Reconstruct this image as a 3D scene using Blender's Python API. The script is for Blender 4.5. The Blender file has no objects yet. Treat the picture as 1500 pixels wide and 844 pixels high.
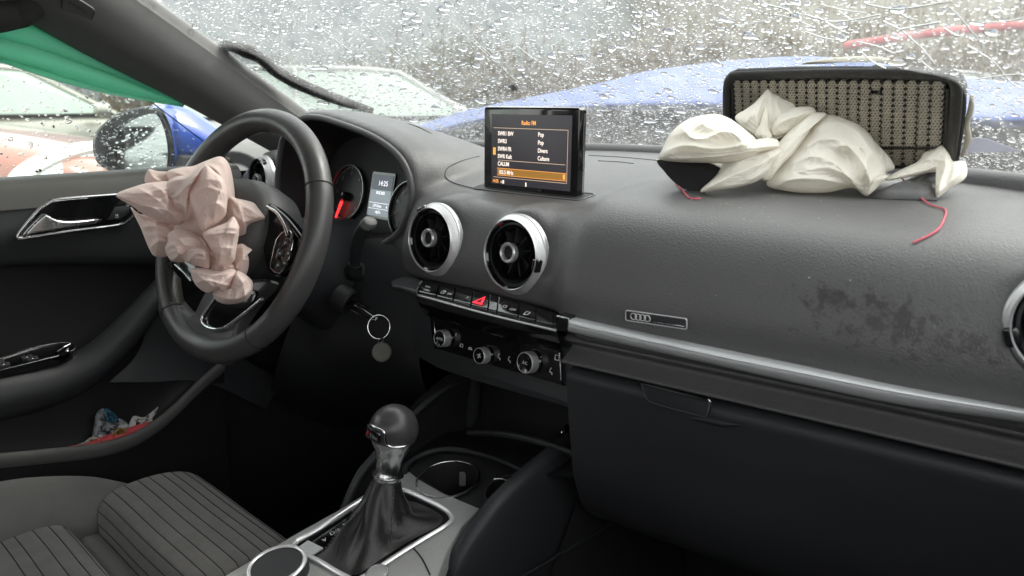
import bpy, bmesh, math, random
import numpy as np
from mathutils import Vector, Matrix
from mathutils.bvhtree import BVHTree
from mathutils.geometry import tessellate_polygon

# ------------------------------------------------------------------ camera, world, light
SC = bpy.context.scene
COL = SC.collection
R = math.radians
FPX = 1113.0                                   # focal length in photo pixels (1500 wide)
CAM = np.array([.692, -.666, .183])            # metres; origin = middle of the two centre vents
YAW, PIT = R(43.22), R(13.93)
AX_D = np.array([-math.sin(YAW)*math.cos(PIT), math.cos(YAW)*math.cos(PIT), -math.sin(PIT)])
AX_R = np.array([math.cos(YAW), math.sin(YAW), 0.0])
AX_U = np.cross(AX_R, AX_D)

cam = bpy.data.cameras.new('camera')
cam.sensor_width = 36.0
cam.lens = 36.0*FPX/1500.0
cam.clip_start = .01
cam.clip_end = 500
cam_o = bpy.data.objects.new('camera', cam)
COL.objects.link(cam_o)
cam_o.matrix_world = Matrix((
    (AX_R[0], AX_U[0], -AX_D[0], CAM[0]),
    (AX_R[1], AX_U[1], -AX_D[1], CAM[1]),
    (AX_R[2], AX_U[2], -AX_D[2], CAM[2]),
    (0, 0, 0, 1)))
SC.camera = cam_o
cam.dof.use_dof = True                        # phone lens: about 4 mm of aperture, focused on the dash
cam.dof.focus_distance = 1.05
cam.dof.aperture_fstop = 6.5

SUN_EL, SUN_AZ = R(48), R(20)                  # azimuth measured from forward (+y) towards right
world = bpy.data.worlds.new('World')
SC.world = world
world.use_nodes = True
wn, wl = world.node_tree.nodes, world.node_tree.links
wn.clear()
w_out = wn.new('ShaderNodeOutputWorld')
w_bg = wn.new('ShaderNodeBackground')
w_sky = wn.new('ShaderNodeTexSky')
w_sky.sky_type = 'NISHITA'
w_sky.sun_disc = False
w_sky.sun_elevation = SUN_EL
w_sky.sun_rotation = SUN_AZ
w_sky.dust_density = 5.0
w_sky.air_density = 1.2
w_mix = wn.new('ShaderNodeMixRGB')             # a closed layer of cloud over the clear sky
w_mix.inputs['Fac'].default_value = .80
w_mix.inputs['Color2'].default_value = (9.0, 9.0, 8.75, 1)
w_bg.inputs['Strength'].default_value = .10
wl.new(w_sky.outputs[0], w_mix.inputs['Color1'])
wl.new(w_mix.outputs[0], w_bg.inputs['Color'])
wl.new(w_bg.outputs[0], w_out.inputs['Surface'])

sun = bpy.data.lights.new('sun', 'SUN')
sun.energy = .6
sun.angle = R(16)
sun.color = (1.0, .97, .93)
sun_o = bpy.data.objects.new('sun', sun)
COL.objects.link(sun_o)
sdir = Vector((math.sin(SUN_AZ)*math.cos(SUN_EL), math.cos(SUN_AZ)*math.cos(SUN_EL), math.sin(SUN_EL)))
sun_o.rotation_euler = (-sdir).to_track_quat('-Z', 'Y').to_euler()
sun_o.location = (0, 0, 20)

SC.view_settings.view_transform = 'Standard'
SC.view_settings.look = 'None'
SC.view_settings.exposure = 2.0
SC.view_settings.gamma = 1
cy = SC.cycles
cy.use_denoising = True
cy.max_bounces = 10
cy.diffuse_bounces = 4
cy.transparent_max_bounces = 24
cy.transmission_bounces = 8
cy.sample_clamp_indirect = 6.0

rng = np.random.default_rng(7)
random.seed(7)

# ------------------------------------------------------------------ helpers
def ray(px, py):
    return AX_D + AX_R*(px-750)/FPX - AX_U*(py-422)/FPX

def P(px, py, x=None, y=None, z=None, t=None):
    """world point seen at a pixel of the photograph, on the plane x=, y=, z= or at depth t"""
    v = ray(px, py)
    if t is None:
        if x is not None: t = (x-CAM[0])/v[0]
        elif y is not None: t = (y-CAM[1])/v[1]
        else: t = (z-CAM[2])/v[2]
    return CAM + v*t

def PL(px, py, o, n):
    v = ray(px, py); n = np.array(n, float)
    return CAM + v*(np.dot(np.array(o)-CAM, n)/np.dot(v, n))

def tag(o, label=None, cat=None, group=None, kind=None):
    if label: o['label'] = label
    if cat: o['category'] = cat
    if group: o['group'] = group
    if kind: o['kind'] = kind
    return o

def thing(name, loc, label, cat, group=None):
    o = bpy.data.objects.new(name, None)
    o.empty_display_size = .05
    o.location = [float(a) for a in loc]
    COL.objects.link(o)
    return tag(o, label, cat, group)

def link(name, me, m=None, parent=None, smooth=True):
    o = bpy.data.objects.new(name, me)
    COL.objects.link(o)
    if m is not None and not me.materials: me.materials.append(m)
    if smooth and len(me.polygons):
        me.polygons.foreach_set('use_smooth', [True]*len(me.polygons))
    if parent is not None:
        o.parent = parent
        if parent.type == 'EMPTY':
            o.matrix_parent_inverse = Matrix.Translation(-parent.location)
    return o

def mesh(name, v, f, m=None, parent=None, smooth=True, sharp=None):
    me = bpy.data.meshes.new(name)
    me.from_pydata([tuple(map(float, p)) for p in v], [], [tuple(int(i) for i in q) for q in f])
    me.validate(); me.update()
    if sharp is not None:
        bm = bmesh.new(); bm.from_mesh(me)
        bmesh.ops.recalc_face_normals(bm, faces=bm.faces)
        for e in bm.edges:
            if len(e.link_faces) == 2 and e.calc_face_angle(0) > R(sharp): e.smooth = False
        bm.to_mesh(me); bm.free()
    return link(name, me, m, parent, smooth)

def top(o):
    """give a one-mesh thing its origin at the middle of its base"""
    me = o.data
    n = len(me.vertices); co = np.empty(n*3, np.float32); me.vertices.foreach_get('co', co); co = co.reshape(-1, 3)
    b = np.array([(co[:, 0].min()+co[:, 0].max())/2, (co[:, 1].min()+co[:, 1].max())/2, co[:, 2].min()])
    me.vertices.foreach_set('co', (co-b).ravel()); me.update()
    o.location = [float(a) for a in b]
    return o

def cr(pts, n, closed=False):
    """Catmull-Rom resample: n points per span"""
    p = np.array(pts, float); k = len(p); out = []
    for i in range(k if closed else k-1):
        if closed: a, b, c, e = p[i-1], p[i], p[(i+1) % k], p[(i+2) % k]
        else:
            b, c = p[i], p[i+1]
            a = p[i-1] if i else 2*b-c
            e = p[i+2] if i+2 < k else 2*c-b
        for j in range(n):
            s = j/n
            out.append(.5*((2*b)+(c-a)*s+(2*a-5*b+4*c-e)*s*s+(3*b-a-3*c+e)*s**3))
    if not closed: out.append(p[-1])
    return np.array(out)

def gridfaces(nr, nc, cu=False, cv=False, off=0):
    f = []
    for i in range(nr if cu else nr-1):
        for j in range(nc if cv else nc-1):
            a = i*nc+j; b = i*nc+(j+1) % nc; c = ((i+1) % nr)*nc+(j+1) % nc; d = ((i+1) % nr)*nc+j
            f.append((off+a, off+b, off+c, off+d))
    return f

def surfv(ctrl, nu=4, nv=4, cu=False, cv=False):
    g = np.array(ctrl, float)
    rows = [cr(row, nv, cv) for row in g]
    cols = [cr([rw[j] for rw in rows], nu, cu) for j in range(len(rows[0]))]
    V = np.array(cols).transpose(1, 0, 2)
    return V

def surf(name, ctrl, m, parent=None, nu=4, nv=4, cu=False, cv=False, solid=0, flip=False):
    V = surfv(ctrl, nu, nv, cu, cv)
    f = gridfaces(V.shape[0], V.shape[1], cu, cv)
    if flip: f = [q[::-1] for q in f]
    o = mesh(name, V.reshape(-1, 3), f, m, parent)
    if solid:
        s = o.modifiers.new('thickness', 'SOLIDIFY'); s.thickness = solid; s.offset = -1
    return o

def frame_at(o, ez, ex_hint):
    ez = np.array(ez, float); ez /= np.linalg.norm(ez)
    ex = np.array(ex_hint, float); ex -= ez*np.dot(ex, ez); ex /= np.linalg.norm(ex)
    return np.array(o, float), ex, np.cross(ez, ex), ez

def loc2w(F, q):
    q = np.atleast_2d(np.array(q, float))
    if q.shape[1] == 2: q = np.c_[q, np.zeros(len(q))]
    return F[0]+q[:, :1]*F[1]+q[:, 1:2]*F[2]+q[:, 2:3]*F[3]

def tubev(pts, r, n=10, sub=5, closed=False, flat=1.0, up=None, caps=True):
    c = cr(pts, sub, closed) if sub > 1 else np.array(pts, float)
    k = len(c)
    if np.isscalar(r): rr = np.full(k, r)
    else:
        r = list(r)
        rr = np.interp(np.linspace(0, 1, k), np.linspace(0, 1, len(r)), r)
    if closed: tg = np.roll(c, -1, 0)-np.roll(c, 1, 0)
    else: tg = np.gradient(c, axis=0)
    tg /= np.linalg.norm(tg, axis=1)[:, None]+1e-12
    nrm = np.array(up if up is not None else (0.13, .21, 1.0), float)
    V = []
    for i in range(k):
        nrm2 = nrm-tg[i]*np.dot(nrm, tg[i])
        if np.linalg.norm(nrm2) < 1e-4: nrm2 = np.array([1, 0, 0])-tg[i]*tg[i][0]
        nrm2 /= np.linalg.norm(nrm2)
        if up is None: nrm = nrm2
        b = np.cross(tg[i], nrm2)
        for j in range(n):
            a = 2*math.pi*j/n
            V.append(c[i]+rr[i]*(math.cos(a)*b+math.sin(a)*nrm2*flat))
    f = gridfaces(k, n, closed, True)
    if caps and not closed:
        f.append(tuple(range(n))[::-1]); f.append(tuple((k-1)*n+j for j in range(n)))
    return V, f

def tube(name, pts, r, m, parent=None, n=10, sub=5, closed=False, flat=1.0, up=None):
    v, f = tubev(pts, r, n, sub, closed, flat, up)
    return mesh(name, v, f, m, parent, sharp=60)

def lathev(prof, F, n=40, sx=1.0, sy=1.0, a0=0, a1=2*math.pi):
    full = abs(a1-a0-2*math.pi) < 1e-6
    V = []
    for (r, h) in prof:
        for j in range(n):
            a = a0+(a1-a0)*j/(n if full else n-1)
            V.append(F[0]+F[1]*r*sx*math.cos(a)+F[2]*r*sy*math.sin(a)+F[3]*h)
    return V, gridfaces(len(prof), n, False, full)

def lathe(name, prof, F, m, parent=None, n=40, sharp=35, **k):
    v, f = lathev(prof, F, n, **k)
    return mesh(name, v, f, m, parent, sharp=sharp)

def rrect(w, h, r, k=5):
    out = []
    for cx, cy2, a in ((w/2-r, h/2-r, 0), (-w/2+r, h/2-r, 90), (-w/2+r, -h/2+r, 180), (w/2-r, -h/2+r, 270)):
        for i in range(k+1):
            t = R(a+90*i/k); out.append((cx+r*math.cos(t), cy2+r*math.sin(t)))
    return out

def plate(name, poly, F, h, m, parent=None, bev=0.0, seg=2, sharp=35):
    """polygon outline (2d, frame F) extruded from 0 to h with a bevelled front rim"""
    p = np.array(poly, float)
    if len(p) and (np.cross(p-np.roll(p, 1, 0), np.roll(p, -1, 0)-p)).sum() < 0: p = p[::-1]
    n = len(p)
    e = np.roll(p, -1, 0)-np.roll(p, 1, 0); e /= np.linalg.norm(e, axis=1)[:, None]+1e-12
    inn = np.c_[-e[:, 1], e[:, 0]]
    rings = [(0, 0.0)]
    if bev:
        for i in range(seg+1):
            a = math.pi/2*i/seg
            rings.append((bev*(1-math.cos(a)), h-bev*(1-math.sin(a))))
    else: rings.append((0, h))
    V = []
    for ins, z in rings:
        V += [F[0]+F[1]*q[0]+F[2]*q[1]+F[3]*z for q in p+inn*ins]
    f = gridfaces(len(rings), n, False, True)
    tri = tessellate_polygon([[Vector((q[0], q[1], 0)) for q in p]])
    lo = (len(rings)-1)*n
    for t in tri:
        a, b, c = t
        if np.cross(p[b]-p[a], p[c]-p[a]) < 0: a, b, c = a, c, b
        f.append((lo+a, lo+b, lo+c)); f.append((c, b, a))
    return mesh(name, V, f, m, parent, sharp=sharp)

def pxpoly(pts, o, n, ex, closed=True, sub=0):
    """photo pixels -> 2d outline in a frame lying on the plane (o, n)"""
    F = frame_at(o, n, ex)
    w = np.array([PL(a, b, o, n) for a, b in pts])-F[0]
    q = np.c_[w@F[1], w@F[2]]
    if sub: q = cr(q, sub, closed)
    return q, F

def box(name, lo, hi, m, parent=None, bev=0.0):
    x0, y0, z0 = lo; x1, y1, z1 = hi
    if bev:
        F = (np.array([(x0+x1)/2, (y0+y1)/2, z0]), np.array([1., 0, 0]), np.array([0, 1., 0]), np.array([0, 0, 1.]))
        return plate(name, rrect(x1-x0, y1-y0, min(bev, (x1-x0)/2.01, (y1-y0)/2.01), 3), F, z1-z0, m, parent, bev=bev)
    v = [(x0, y0, z0), (x1, y0, z0), (x1, y1, z0), (x0, y1, z0), (x0, y0, z1), (x1, y0, z1), (x1, y1, z1), (x0, y1, z1)]
    f = [(3, 2, 1, 0), (4, 5, 6, 7), (0, 1, 5, 4), (1, 2, 6, 5), (2, 3, 7, 6), (3, 0, 4, 7)]
    return mesh(name, v, f, m, parent, smooth=False)

def text(name, s, F, size, m, parent=None, align='LEFT', ext=0.0001, sx=1.0, bold=0.0):
    cu = bpy.data.curves.new(name, 'FONT')
    cu.body = s; cu.size = size; cu.align_x = align; cu.align_y = 'BOTTOM_BASELINE'
    cu.extrude = ext; cu.offset = bold
    tmp = bpy.data.objects.new('tmp', cu)
    me = bpy.data.meshes.new_from_object(tmp)
    bpy.data.objects.remove(tmp); bpy.data.curves.remove(cu)
    n = len(me.vertices); co = np.empty(n*3, np.float32); me.vertices.foreach_get('co', co); co = co.reshape(-1, 3)
    co[:, 0] *= sx
    me.vertices.foreach_set('co', loc2w(F, co).astype(np.float32).ravel()); me.update()
    me.name = name
    me.materials.clear()
    return link(name, me, m, parent, smooth=False)

# ------------------------------------------------------------------ materials
def nd(nt, t, **k):
    n = nt.nodes.new(t)
    for a, b in k.items(): setattr(n, a, b)
    return n

def mat(name, base, rough=.5, metal=0.0, var=0.0, vscale=8.0, bump=0.0, bscale=300.0, btype='voronoi',
        spec=.5, coat=0.0, rvar=0.0, sheen=0.0, dist=.0006, stretch=None, dust=0.0):
    m = bpy.data.materials.new(name); m.use_nodes = True
    nt = m.node_tree; b = nt.nodes['Principled BSDF']; L = nt.links.new
    b.inputs['Base Color'].default_value = (*base, 1)
    b.inputs['Roughness'].default_value = rough
    b.inputs['Metallic'].default_value = metal
    b.inputs['Specular IOR Level'].default_value = spec
    b.inputs['Coat Weight'].default_value = coat
    b.inputs['Sheen Weight'].default_value = sheen
    co = nd(nt, 'ShaderNodeNewGeometry').outputs['Position']
    if stretch:
        mp = nd(nt, 'ShaderNodeMapping'); mp.inputs['Scale'].default_value = stretch
        L(co, mp.inputs[0]); cs = mp.outputs[0]
    else: cs = co
    if var or rvar:
        nz = nd(nt, 'ShaderNodeTexNoise'); nz.inputs['Scale'].default_value = vscale; nz.inputs['Detail'].default_value = 6
        nz.inputs['Roughness'].default_value = .65
        L(cs, nz.inputs['Vector'])
        if var:
            hs = nd(nt, 'ShaderNodeMapRange'); hs.inputs[1].default_value = .25; hs.inputs[2].default_value = .75
            hs.inputs[3].default_value = 1-var; hs.inputs[4].default_value = 1+var
            L(nz.outputs[0], hs.inputs[0])
            mx = nd(nt, 'ShaderNodeVectorMath', operation='SCALE'); mx.inputs[0].default_value = base
            L(hs.outputs[0], mx.inputs['Scale']); last = mx.outputs[0]
            if dust:
                n2 = nd(nt, 'ShaderNodeTexNoise'); n2.inputs['Scale'].default_value = 55; n2.inputs['Detail'].default_value = 8
                n2.inputs['Roughness'].default_value = .75
                L(co, n2.inputs['Vector'])
                r2 = nd(nt, 'ShaderNodeMapRange'); r2.inputs[1].default_value = .55; r2.inputs[2].default_value = .8
                r2.inputs[3].default_value = 0; r2.inputs[4].default_value = dust
                L(n2.outputs[0], r2.inputs[0])
                mm = nd(nt, 'ShaderNodeMixRGB'); mm.inputs['Color2'].default_value = (.22, .21, .2, 1)
                L(r2.outputs[0], mm.inputs['Fac']); L(last, mm.inputs['Color1']); last = mm.outputs[0]
            L(last, b.inputs['Base Color'])
        if rvar:
            rr = nd(nt, 'ShaderNodeMapRange'); rr.inputs[1].default_value = .3; rr.inputs[2].default_value = .7
            rr.inputs[3].default_value = max(.02, rough-rvar); rr.inputs[4].default_value = min(1, rough+rvar)
            L(nz.outputs[0], rr.inputs[0]); L(rr.outputs[0], b.inputs['Roughness'])
    if bump:
        if btype == 'voronoi':
            t = nd(nt, 'ShaderNodeTexVoronoi'); t.feature = 'SMOOTH_F1'; t.inputs['Smoothness'].default_value = .6
            t.inputs['Scale'].default_value = bscale; out = t.outputs['Distance']
            wob = nd(nt, 'ShaderNodeTexNoise'); wob.inputs['Scale'].default_value = bscale*.35
            L(co, wob.inputs['Vector'])
            ad = nd(nt, 'ShaderNodeVectorMath', operation='MULTIPLY_ADD')
            ad.inputs[1].default_value = (1.6/bscale,)*3
            L(wob.outputs['Color'], ad.inputs[0]); L(cs, ad.inputs[2]); L(ad.outputs[0], t.inputs['Vector'])
        else:
            t = nd(nt, 'ShaderNodeTexNoise'); t.inputs['Scale'].default_value = bscale; t.inputs['Detail'].default_value = 5
            out = t.outputs[0]; L(cs, t.inputs['Vector'])
        bp = nd(nt, 'ShaderNodeBump'); bp.inputs['Strength'].default_value = bump; bp.inputs['Distance'].default_value = dist
        L(out, bp.inputs['Height']); L(bp.outputs[0], b.inputs['Normal'])
    return m

def emit(name, col, s, base=(.02, .02, .02)):
    m = mat(name, base, .3)
    b = m.node_tree.nodes['Principled BSDF']
    b.inputs['Emission Color'].default_value = (*col, 1); b.inputs['Emission Strength'].default_value = s
    return m

def glassmat(name, tint, haze=0.04, refl=1.0, hz_col=(.75, .77, .76), dirt=30.0):
    """thin pane: clear tinted transmission, Fresnel reflection, a little dirt"""
    m = bpy.data.materials.new(name); m.use_nodes = True
    nt = m.node_tree; nt.nodes.clear(); L = nt.links.new
    out = nd(nt, 'ShaderNodeOutputMaterial')
    tr = nd(nt, 'ShaderNodeBsdfTransparent'); tr.inputs[0].default_value = (*tint, 1)
    gl = nd(nt, 'ShaderNodeBsdfGlossy'); gl.inputs['Roughness'].default_value = .02
    fr = nd(nt, 'ShaderNodeFresnel'); fr.inputs['IOR'].default_value = 1.35
    sc = nd(nt, 'ShaderNodeMath', operation='MULTIPLY'); sc.inputs[1].default_value = refl
    L(fr.outputs[0], sc.inputs[0])
    m1 = nd(nt, 'ShaderNodeMixShader'); L(sc.outputs[0], m1.inputs[0]); L(tr.outputs[0], m1.inputs[1]); L(gl.outputs[0], m1.inputs[2])
    df = nd(nt, 'ShaderNodeBsdfTranslucent'); df.inputs[0].default_value = (*hz_col, 1)
    co = nd(nt, 'ShaderNodeNewGeometry').outputs['Position']
    nz = nd(nt, 'ShaderNodeTexNoise'); nz.inputs['Scale'].default_value = dirt; nz.inputs['Detail'].default_value = 8; nz.inputs['Roughness'].default_value = .7
    L(co, nz.inputs['Vector'])
    mr = nd(nt, 'ShaderNodeMapRange'); mr.inputs[1].default_value = .3; mr.inputs[2].default_value = .75
    mr.inputs[3].default_value = haze*.35; mr.inputs[4].default_value = haze*1.6
    L(nz.outputs[0], mr.inputs[0])
    m2 = nd(nt, 'ShaderNodeMixShader'); L(mr.outputs[0], m2.inputs[0]); L(m1.outputs[0], m2.inputs[1]); L(df.outputs[0], m2.inputs[2])
    L(m2.outputs[0], out.inputs['Surface'])
    return m

M = {}
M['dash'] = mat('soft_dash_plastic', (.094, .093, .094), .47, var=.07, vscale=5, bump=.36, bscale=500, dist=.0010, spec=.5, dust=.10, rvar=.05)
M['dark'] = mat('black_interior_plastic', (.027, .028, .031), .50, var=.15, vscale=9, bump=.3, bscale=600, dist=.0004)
M['satin'] = mat('satin_metal_trim', (.62, .62, .63), .3, .55)
M['frame_metal'] = mat('bright_frame_metal', (.88, .87, .88), .22, .45)
M['door'] = mat('door_trim_grain', (.095, .092, .086), .6, var=.1, vscale=6, bump=.3, bscale=900, btype='noise', dist=.0004)
M['hubpad'] = mat('airbag_cover_grain', (.050, .049, .047), .55, var=.1, bump=.3, bscale=800, btype='noise', dist=.0004)
M['black'] = mat('matt_black_plastic', (.013, .013, .014), .6, var=.1, bump=.2, bscale=500, dist=.0004)
M['pillar'] = mat('pillar_trim_grain', (.100, .098, .096), .6, var=.08, vscale=6, bump=.3, bscale=900, btype='noise', dist=.0004)
M['gloss'] = mat('gloss_black_plastic', (.006, .006, .007), .12, coat=.4, rvar=.04)
M['leather'] = mat('worn_black_leather', (.060, .059, .059), .36, var=.18, vscale=14, bump=.35, bscale=700, dist=.0004, rvar=.10)
M['leather2'] = mat('perforated_leather', (.060, .057, .053), .42, var=.12, vscale=20, bump=.7, bscale=380, dist=.0007)
M['chrome'] = mat('satin_chrome', (.62, .62, .63), .24, 1.0, rvar=.08, vscale=60)
M['bright'] = mat('polished_chrome', (.78, .78, .79), .10, 1.0)
M['alu'] = mat('brushed_aluminium', (.56, .57, .58), .42, .2, var=.10, vscale=60, stretch=(3, 60, 60), rvar=.08)
M['plate'] = mat('grey_console_veneer', (.38, .38, .375), .40, .15, var=.18, vscale=30, stretch=(60, 3, 10), rvar=.06)
M['knurl'] = mat('knurled_metal', (.72, .72, .73), .42, .6, bump=.8, bscale=1400, dist=.0004)
M['carpet'] = mat('black_carpet', (.012, .012, .014), .95, var=.3, vscale=60, bump=.7, bscale=700, btype='noise', dist=.002)
M['fabric'] = mat('grey_seat_fabric', (.165, .16, .152), .9, var=.16, vscale=35, bump=.6, bscale=1300, btype='noise', dist=.0008, sheen=.25)
M['fabric2'] = mat('bolster_seat_fabric', (.15, .147, .14), .9, var=.14, vscale=20, bump=.6, bscale=1500, btype='noise', dist=.0008, sheen=.3)
M['groove'] = mat('dark_seat_stitching', (.030, .029, .028), .9)
M['white_print'] = mat('white_print', (.75, .75, .75), .5)
M['grey_print'] = mat('grey_print', (.35, .35, .36), .5)
M['rubber'] = mat('black_rubber', (.012, .013, .013), .7, var=.3, vscale=60, bump=.4, bscale=300, btype='noise')
M['roof'] = mat('dark_roof_lining', (.035, .034, .033), .95, bump=.4, bscale=900, btype='noise')

# ------------------------------------------------------------------ dashboard body
def dash_y(x):                                 # the face of the dash sweeps forward towards both doors
    return -.015 + .13*max(0.0, abs(x)-.165)
def base_y(x):                                 # foot of the windscreen
    return .50 - .78*x*x*(1 if abs(x) < .66 else .66/abs(x)) + .55*max(0.0, abs(x)-.25)**2
BASE_Z = .106
def bump01(x, a, b, w):
    s = lambda t: max(0, min(1, t))**2*(3-2*max(0, min(1, t)))
    return s((x-a)/w+.5)*s((b-x)/w+.5)
def face_y(x):                                 # the skin sits back round the centre vents and under the instrument hood
    return dash_y(x) + .020*bump01(x, -.15, .155, .05) + .052*bump01(x, -.57, -.155, .05)

dashboard = thing('dashboard', (0, .1, -.45), 'dark grey soft-grained dashboard across the car under the wet windscreen, with round chrome vents', 'dashboard')

def pad_solid():
    xs = np.linspace(-.74, .78, 90); rows = []
    for x in xs:
        y0 = face_y(x); yb = base_y(x); cb = bump01(x, -.56, .168, .02)*.022; lo = .014*bump01(x, -.14, .13, .08)
        q = [(y0+.004, -.085+cb), (y0-.010, -.060+cb*.6), (y0-.013, -.030), (y0-.005, .0), (y0+.009, .030), (y0+.030, .054-lo*.3), (y0+.062, .068-lo),
             (y0+.12, .076-lo), (y0+.20, .082-lo*.5)]
        q += [(q[-1][0]*(1-s)+(yb+.02)*s, .082*(1-s)+.094*s) for s in (.35, .7, 1.0)]
        q += [(yb+.05, .06), (yb+.05, -.10), (y0+.15, -.10)]
        q = np.array(q); q = q if yb+.02 > y0+.2 else np.c_[np.minimum(q[:, 0], yb+.05), q[:, 1]]
        rows.append([(x, a, b) for a, b in cr(q, 3, True)])
    V = np.array(rows); n = V.shape[1]
    f = gridfaces(len(xs), n, False, True)
    f.append(tuple(range(n))); f.append(tuple((len(xs)-1)*n+j for j in range(n))[::-1])
    return V.reshape(-1, 3), f

# opening of the instrument hood, in the plane y = HY
HY = .03
op_px = [(597, 305), (600, 276), (592, 247), (573, 223), (539, 201), (492, 183)]
op_r = np.array([P(a, b, y=HY)[[0, 2]] for a, b in op_px])
op = np.array(list(op_r) + [(-.390, .151), (-.437, .148), (-.490, .124), (-.518, .070), (-.524, .020), (-.505, -.024), (-.44, -.042), (-.34, -.045), (-.265, -.037),
                            tuple(P(563, 352, y=HY)[[0, 2]]), tuple(P(584, 335, y=HY)[[0, 2]])])
op = cr(op, 4, True)
OPC = np.array([-.345, .05])

def op_ring(off, y, dz=0.0, sx=1.0):
    e = np.roll(op, -1, 0)-np.roll(op, 1, 0); e /= np.linalg.norm(e, axis=1)[:, None]
    nr = np.c_[e[:, 1], -e[:, 0]]
    if ((op-OPC)*nr).sum() < 0: nr = -nr
    q = op+nr*off
    return np.c_[q[:, 0], np.full(len(q), y), q[:, 1]+dz]

def hood_solid():
    rings = [op_ring(.002, HY+.003), op_ring(.007, HY-.001), op_ring(.014, HY+.008), op_ring(.019, HY+.04, -.003), op_ring(.022, HY+.10, -.012),
             op_ring(.020, HY+.18, -.028), op_ring(.012, HY+.27, -.046), op_ring(-.01, HY+.36, -.066)]
    V = np.concatenate(rings); n = len(op)
    f = gridfaces(len(rings), n, False, True)
    f.append(tuple(range(n))); f.append(tuple((len(rings)-1)*n+j for j in range(n))[::-1])
    return V, f

VENT_S, VENT_R, VENT_T = .0737, .0493, R(5.65)
VENTS = [(-VENT_S, 0, 0), (VENT_S, 0, 0)]
pv = P(1578, 478, y=.045); VENTS.append(tuple(pv))
VENTS.append((-.605, .045, .035))
def vent_frame(c, a=0.0):
    n = np.array([math.sin(a)*math.cos(VENT_T), -math.cos(a)*math.cos(VENT_T), math.sin(VENT_T)])
    return frame_at(c, n, (math.cos(a), math.sin(a), 0))

def bm_add(bm, V, f):
    vs = [bm.verts.new(tuple(map(float, p))) for p in V]
    for q in f:
        try: bm.faces.new([vs[i] for i in q])
        except ValueError: pass

bm = bmesh.new()
bm_add(bm, *pad_solid())
bm_add(bm, *hood_solid())
for c in VENTS:                                # swelling around each vent
    F = vent_frame(c, .1 if c[0] > .3 else 0)
    bm_add(bm, *(lambda q: (q[0], q[1]+[tuple(range(40))[::-1], tuple(range(200, 240))]))(
        lathev([(.0490, -.005), (.0525, -.006), (.057, -.012), (.062, -.03), (.064, -.06), (.050, -.09)], F, 40)))
bmesh.ops.recalc_face_normals(bm, faces=bm.faces)
me = bpy.data.meshes.new('tmp'); bm.to_mesh(me); bm.free()
tmp = bpy.data.objects.new('tmp', me); COL.objects.link(tmp)
rm = tmp.modifiers.new('r', 'REMESH'); rm.mode = 'VOXEL'; rm.voxel_size = .0048; rm.adaptivity = 0
sm = tmp.modifiers.new('s', 'SMOOTH'); sm.factor = .5; sm.iterations = 14
dg = bpy.context.evaluated_depsgraph_get()
ev = tmp.evaluated_get(dg)
me2 = bpy.data.meshes.new_from_object(ev)
bpy.data.objects.remove(tmp)
# cut the hollow of the instrument hood and the vent bores out of the skin
bm = bmesh.new(); bm.from_mesh(me2)
def inside(poly, x, y):
    c = False; n = len(poly); j = n-1
    for i in range(n):
        if (poly[i][1] > y) != (poly[j][1] > y) and x < (poly[j][0]-poly[i][0])*(y-poly[i][1])/(poly[j][1]-poly[i][1])+poly[i][0]: c = not c
        j = i
    return c
kill = []
for f in bm.faces:
    c = f.calc_center_median()
    if c.y < HY+.04 and -.56 < c.x < -.12 and c.z > -.07:
        if inside(op_ring(.0035, 0)[:, [0, 2]], c.x, c.z): kill.append(f); continue
    if c.y < .12:
        for vc in VENTS:
            if (c.x-vc[0])**2+(c.z-vc[2])**2 < .0455**2 and c.y < vc[1]+.03: kill.append(f); break
bmesh.ops.delete(bm, geom=kill, context='FACES')
opc = np.concatenate([op_ring(.0035, 0)[:, [0, 2]]*(1-k/6)+np.roll(op_ring(.0035, 0)[:, [0, 2]], -1, 0)*k/6 for k in range(6)])
for vtx in bm.verts:                           # clean cut edges
    if not vtx.is_boundary: continue
    c = vtx.co
    if -.56 < c.x < -.12 and c.y < HY+.05:
        dd = (opc[:, 0]-c.x)**2+(opc[:, 1]-c.z)**2; i = dd.argmin()
        if dd[i] < .012**2: c.x, c.z = opc[i]; continue
    for vc in VENTS:
        rr = math.hypot(c.x-vc[0], c.z-vc[2])
        if .03 < rr < .06 and c.y < vc[1]+.05:
            c.x = vc[0]+(c.x-vc[0])/rr*.0465; c.z = vc[2]+(c.z-vc[2])/rr*.0465
me3 = bpy.data.meshes.new('dash_pad'); bm.to_mesh(me3); bm.free(); bpy.data.meshes.remove(me2)
pad = link('dash_pad', me3, None, dashboard)
BV = BVHTree.FromPolygons([v.co for v in me3.vertices], [p.vertices for p in me3.polygons])

def hit(px, py, lift=0.0):
    """where the sight line of a photo pixel meets the dash skin"""
    d = Vector(ray(px, py)).normalized()
    l, n, i, t = BV.ray_cast(Vector(CAM), d)
    if l is None: return P(px, py, z=.097+lift), np.array([0, 0, 1.])
    if n.dot(d) > 0: n = -n
    return np.array(l+n*lift), np.array(n)

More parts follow.
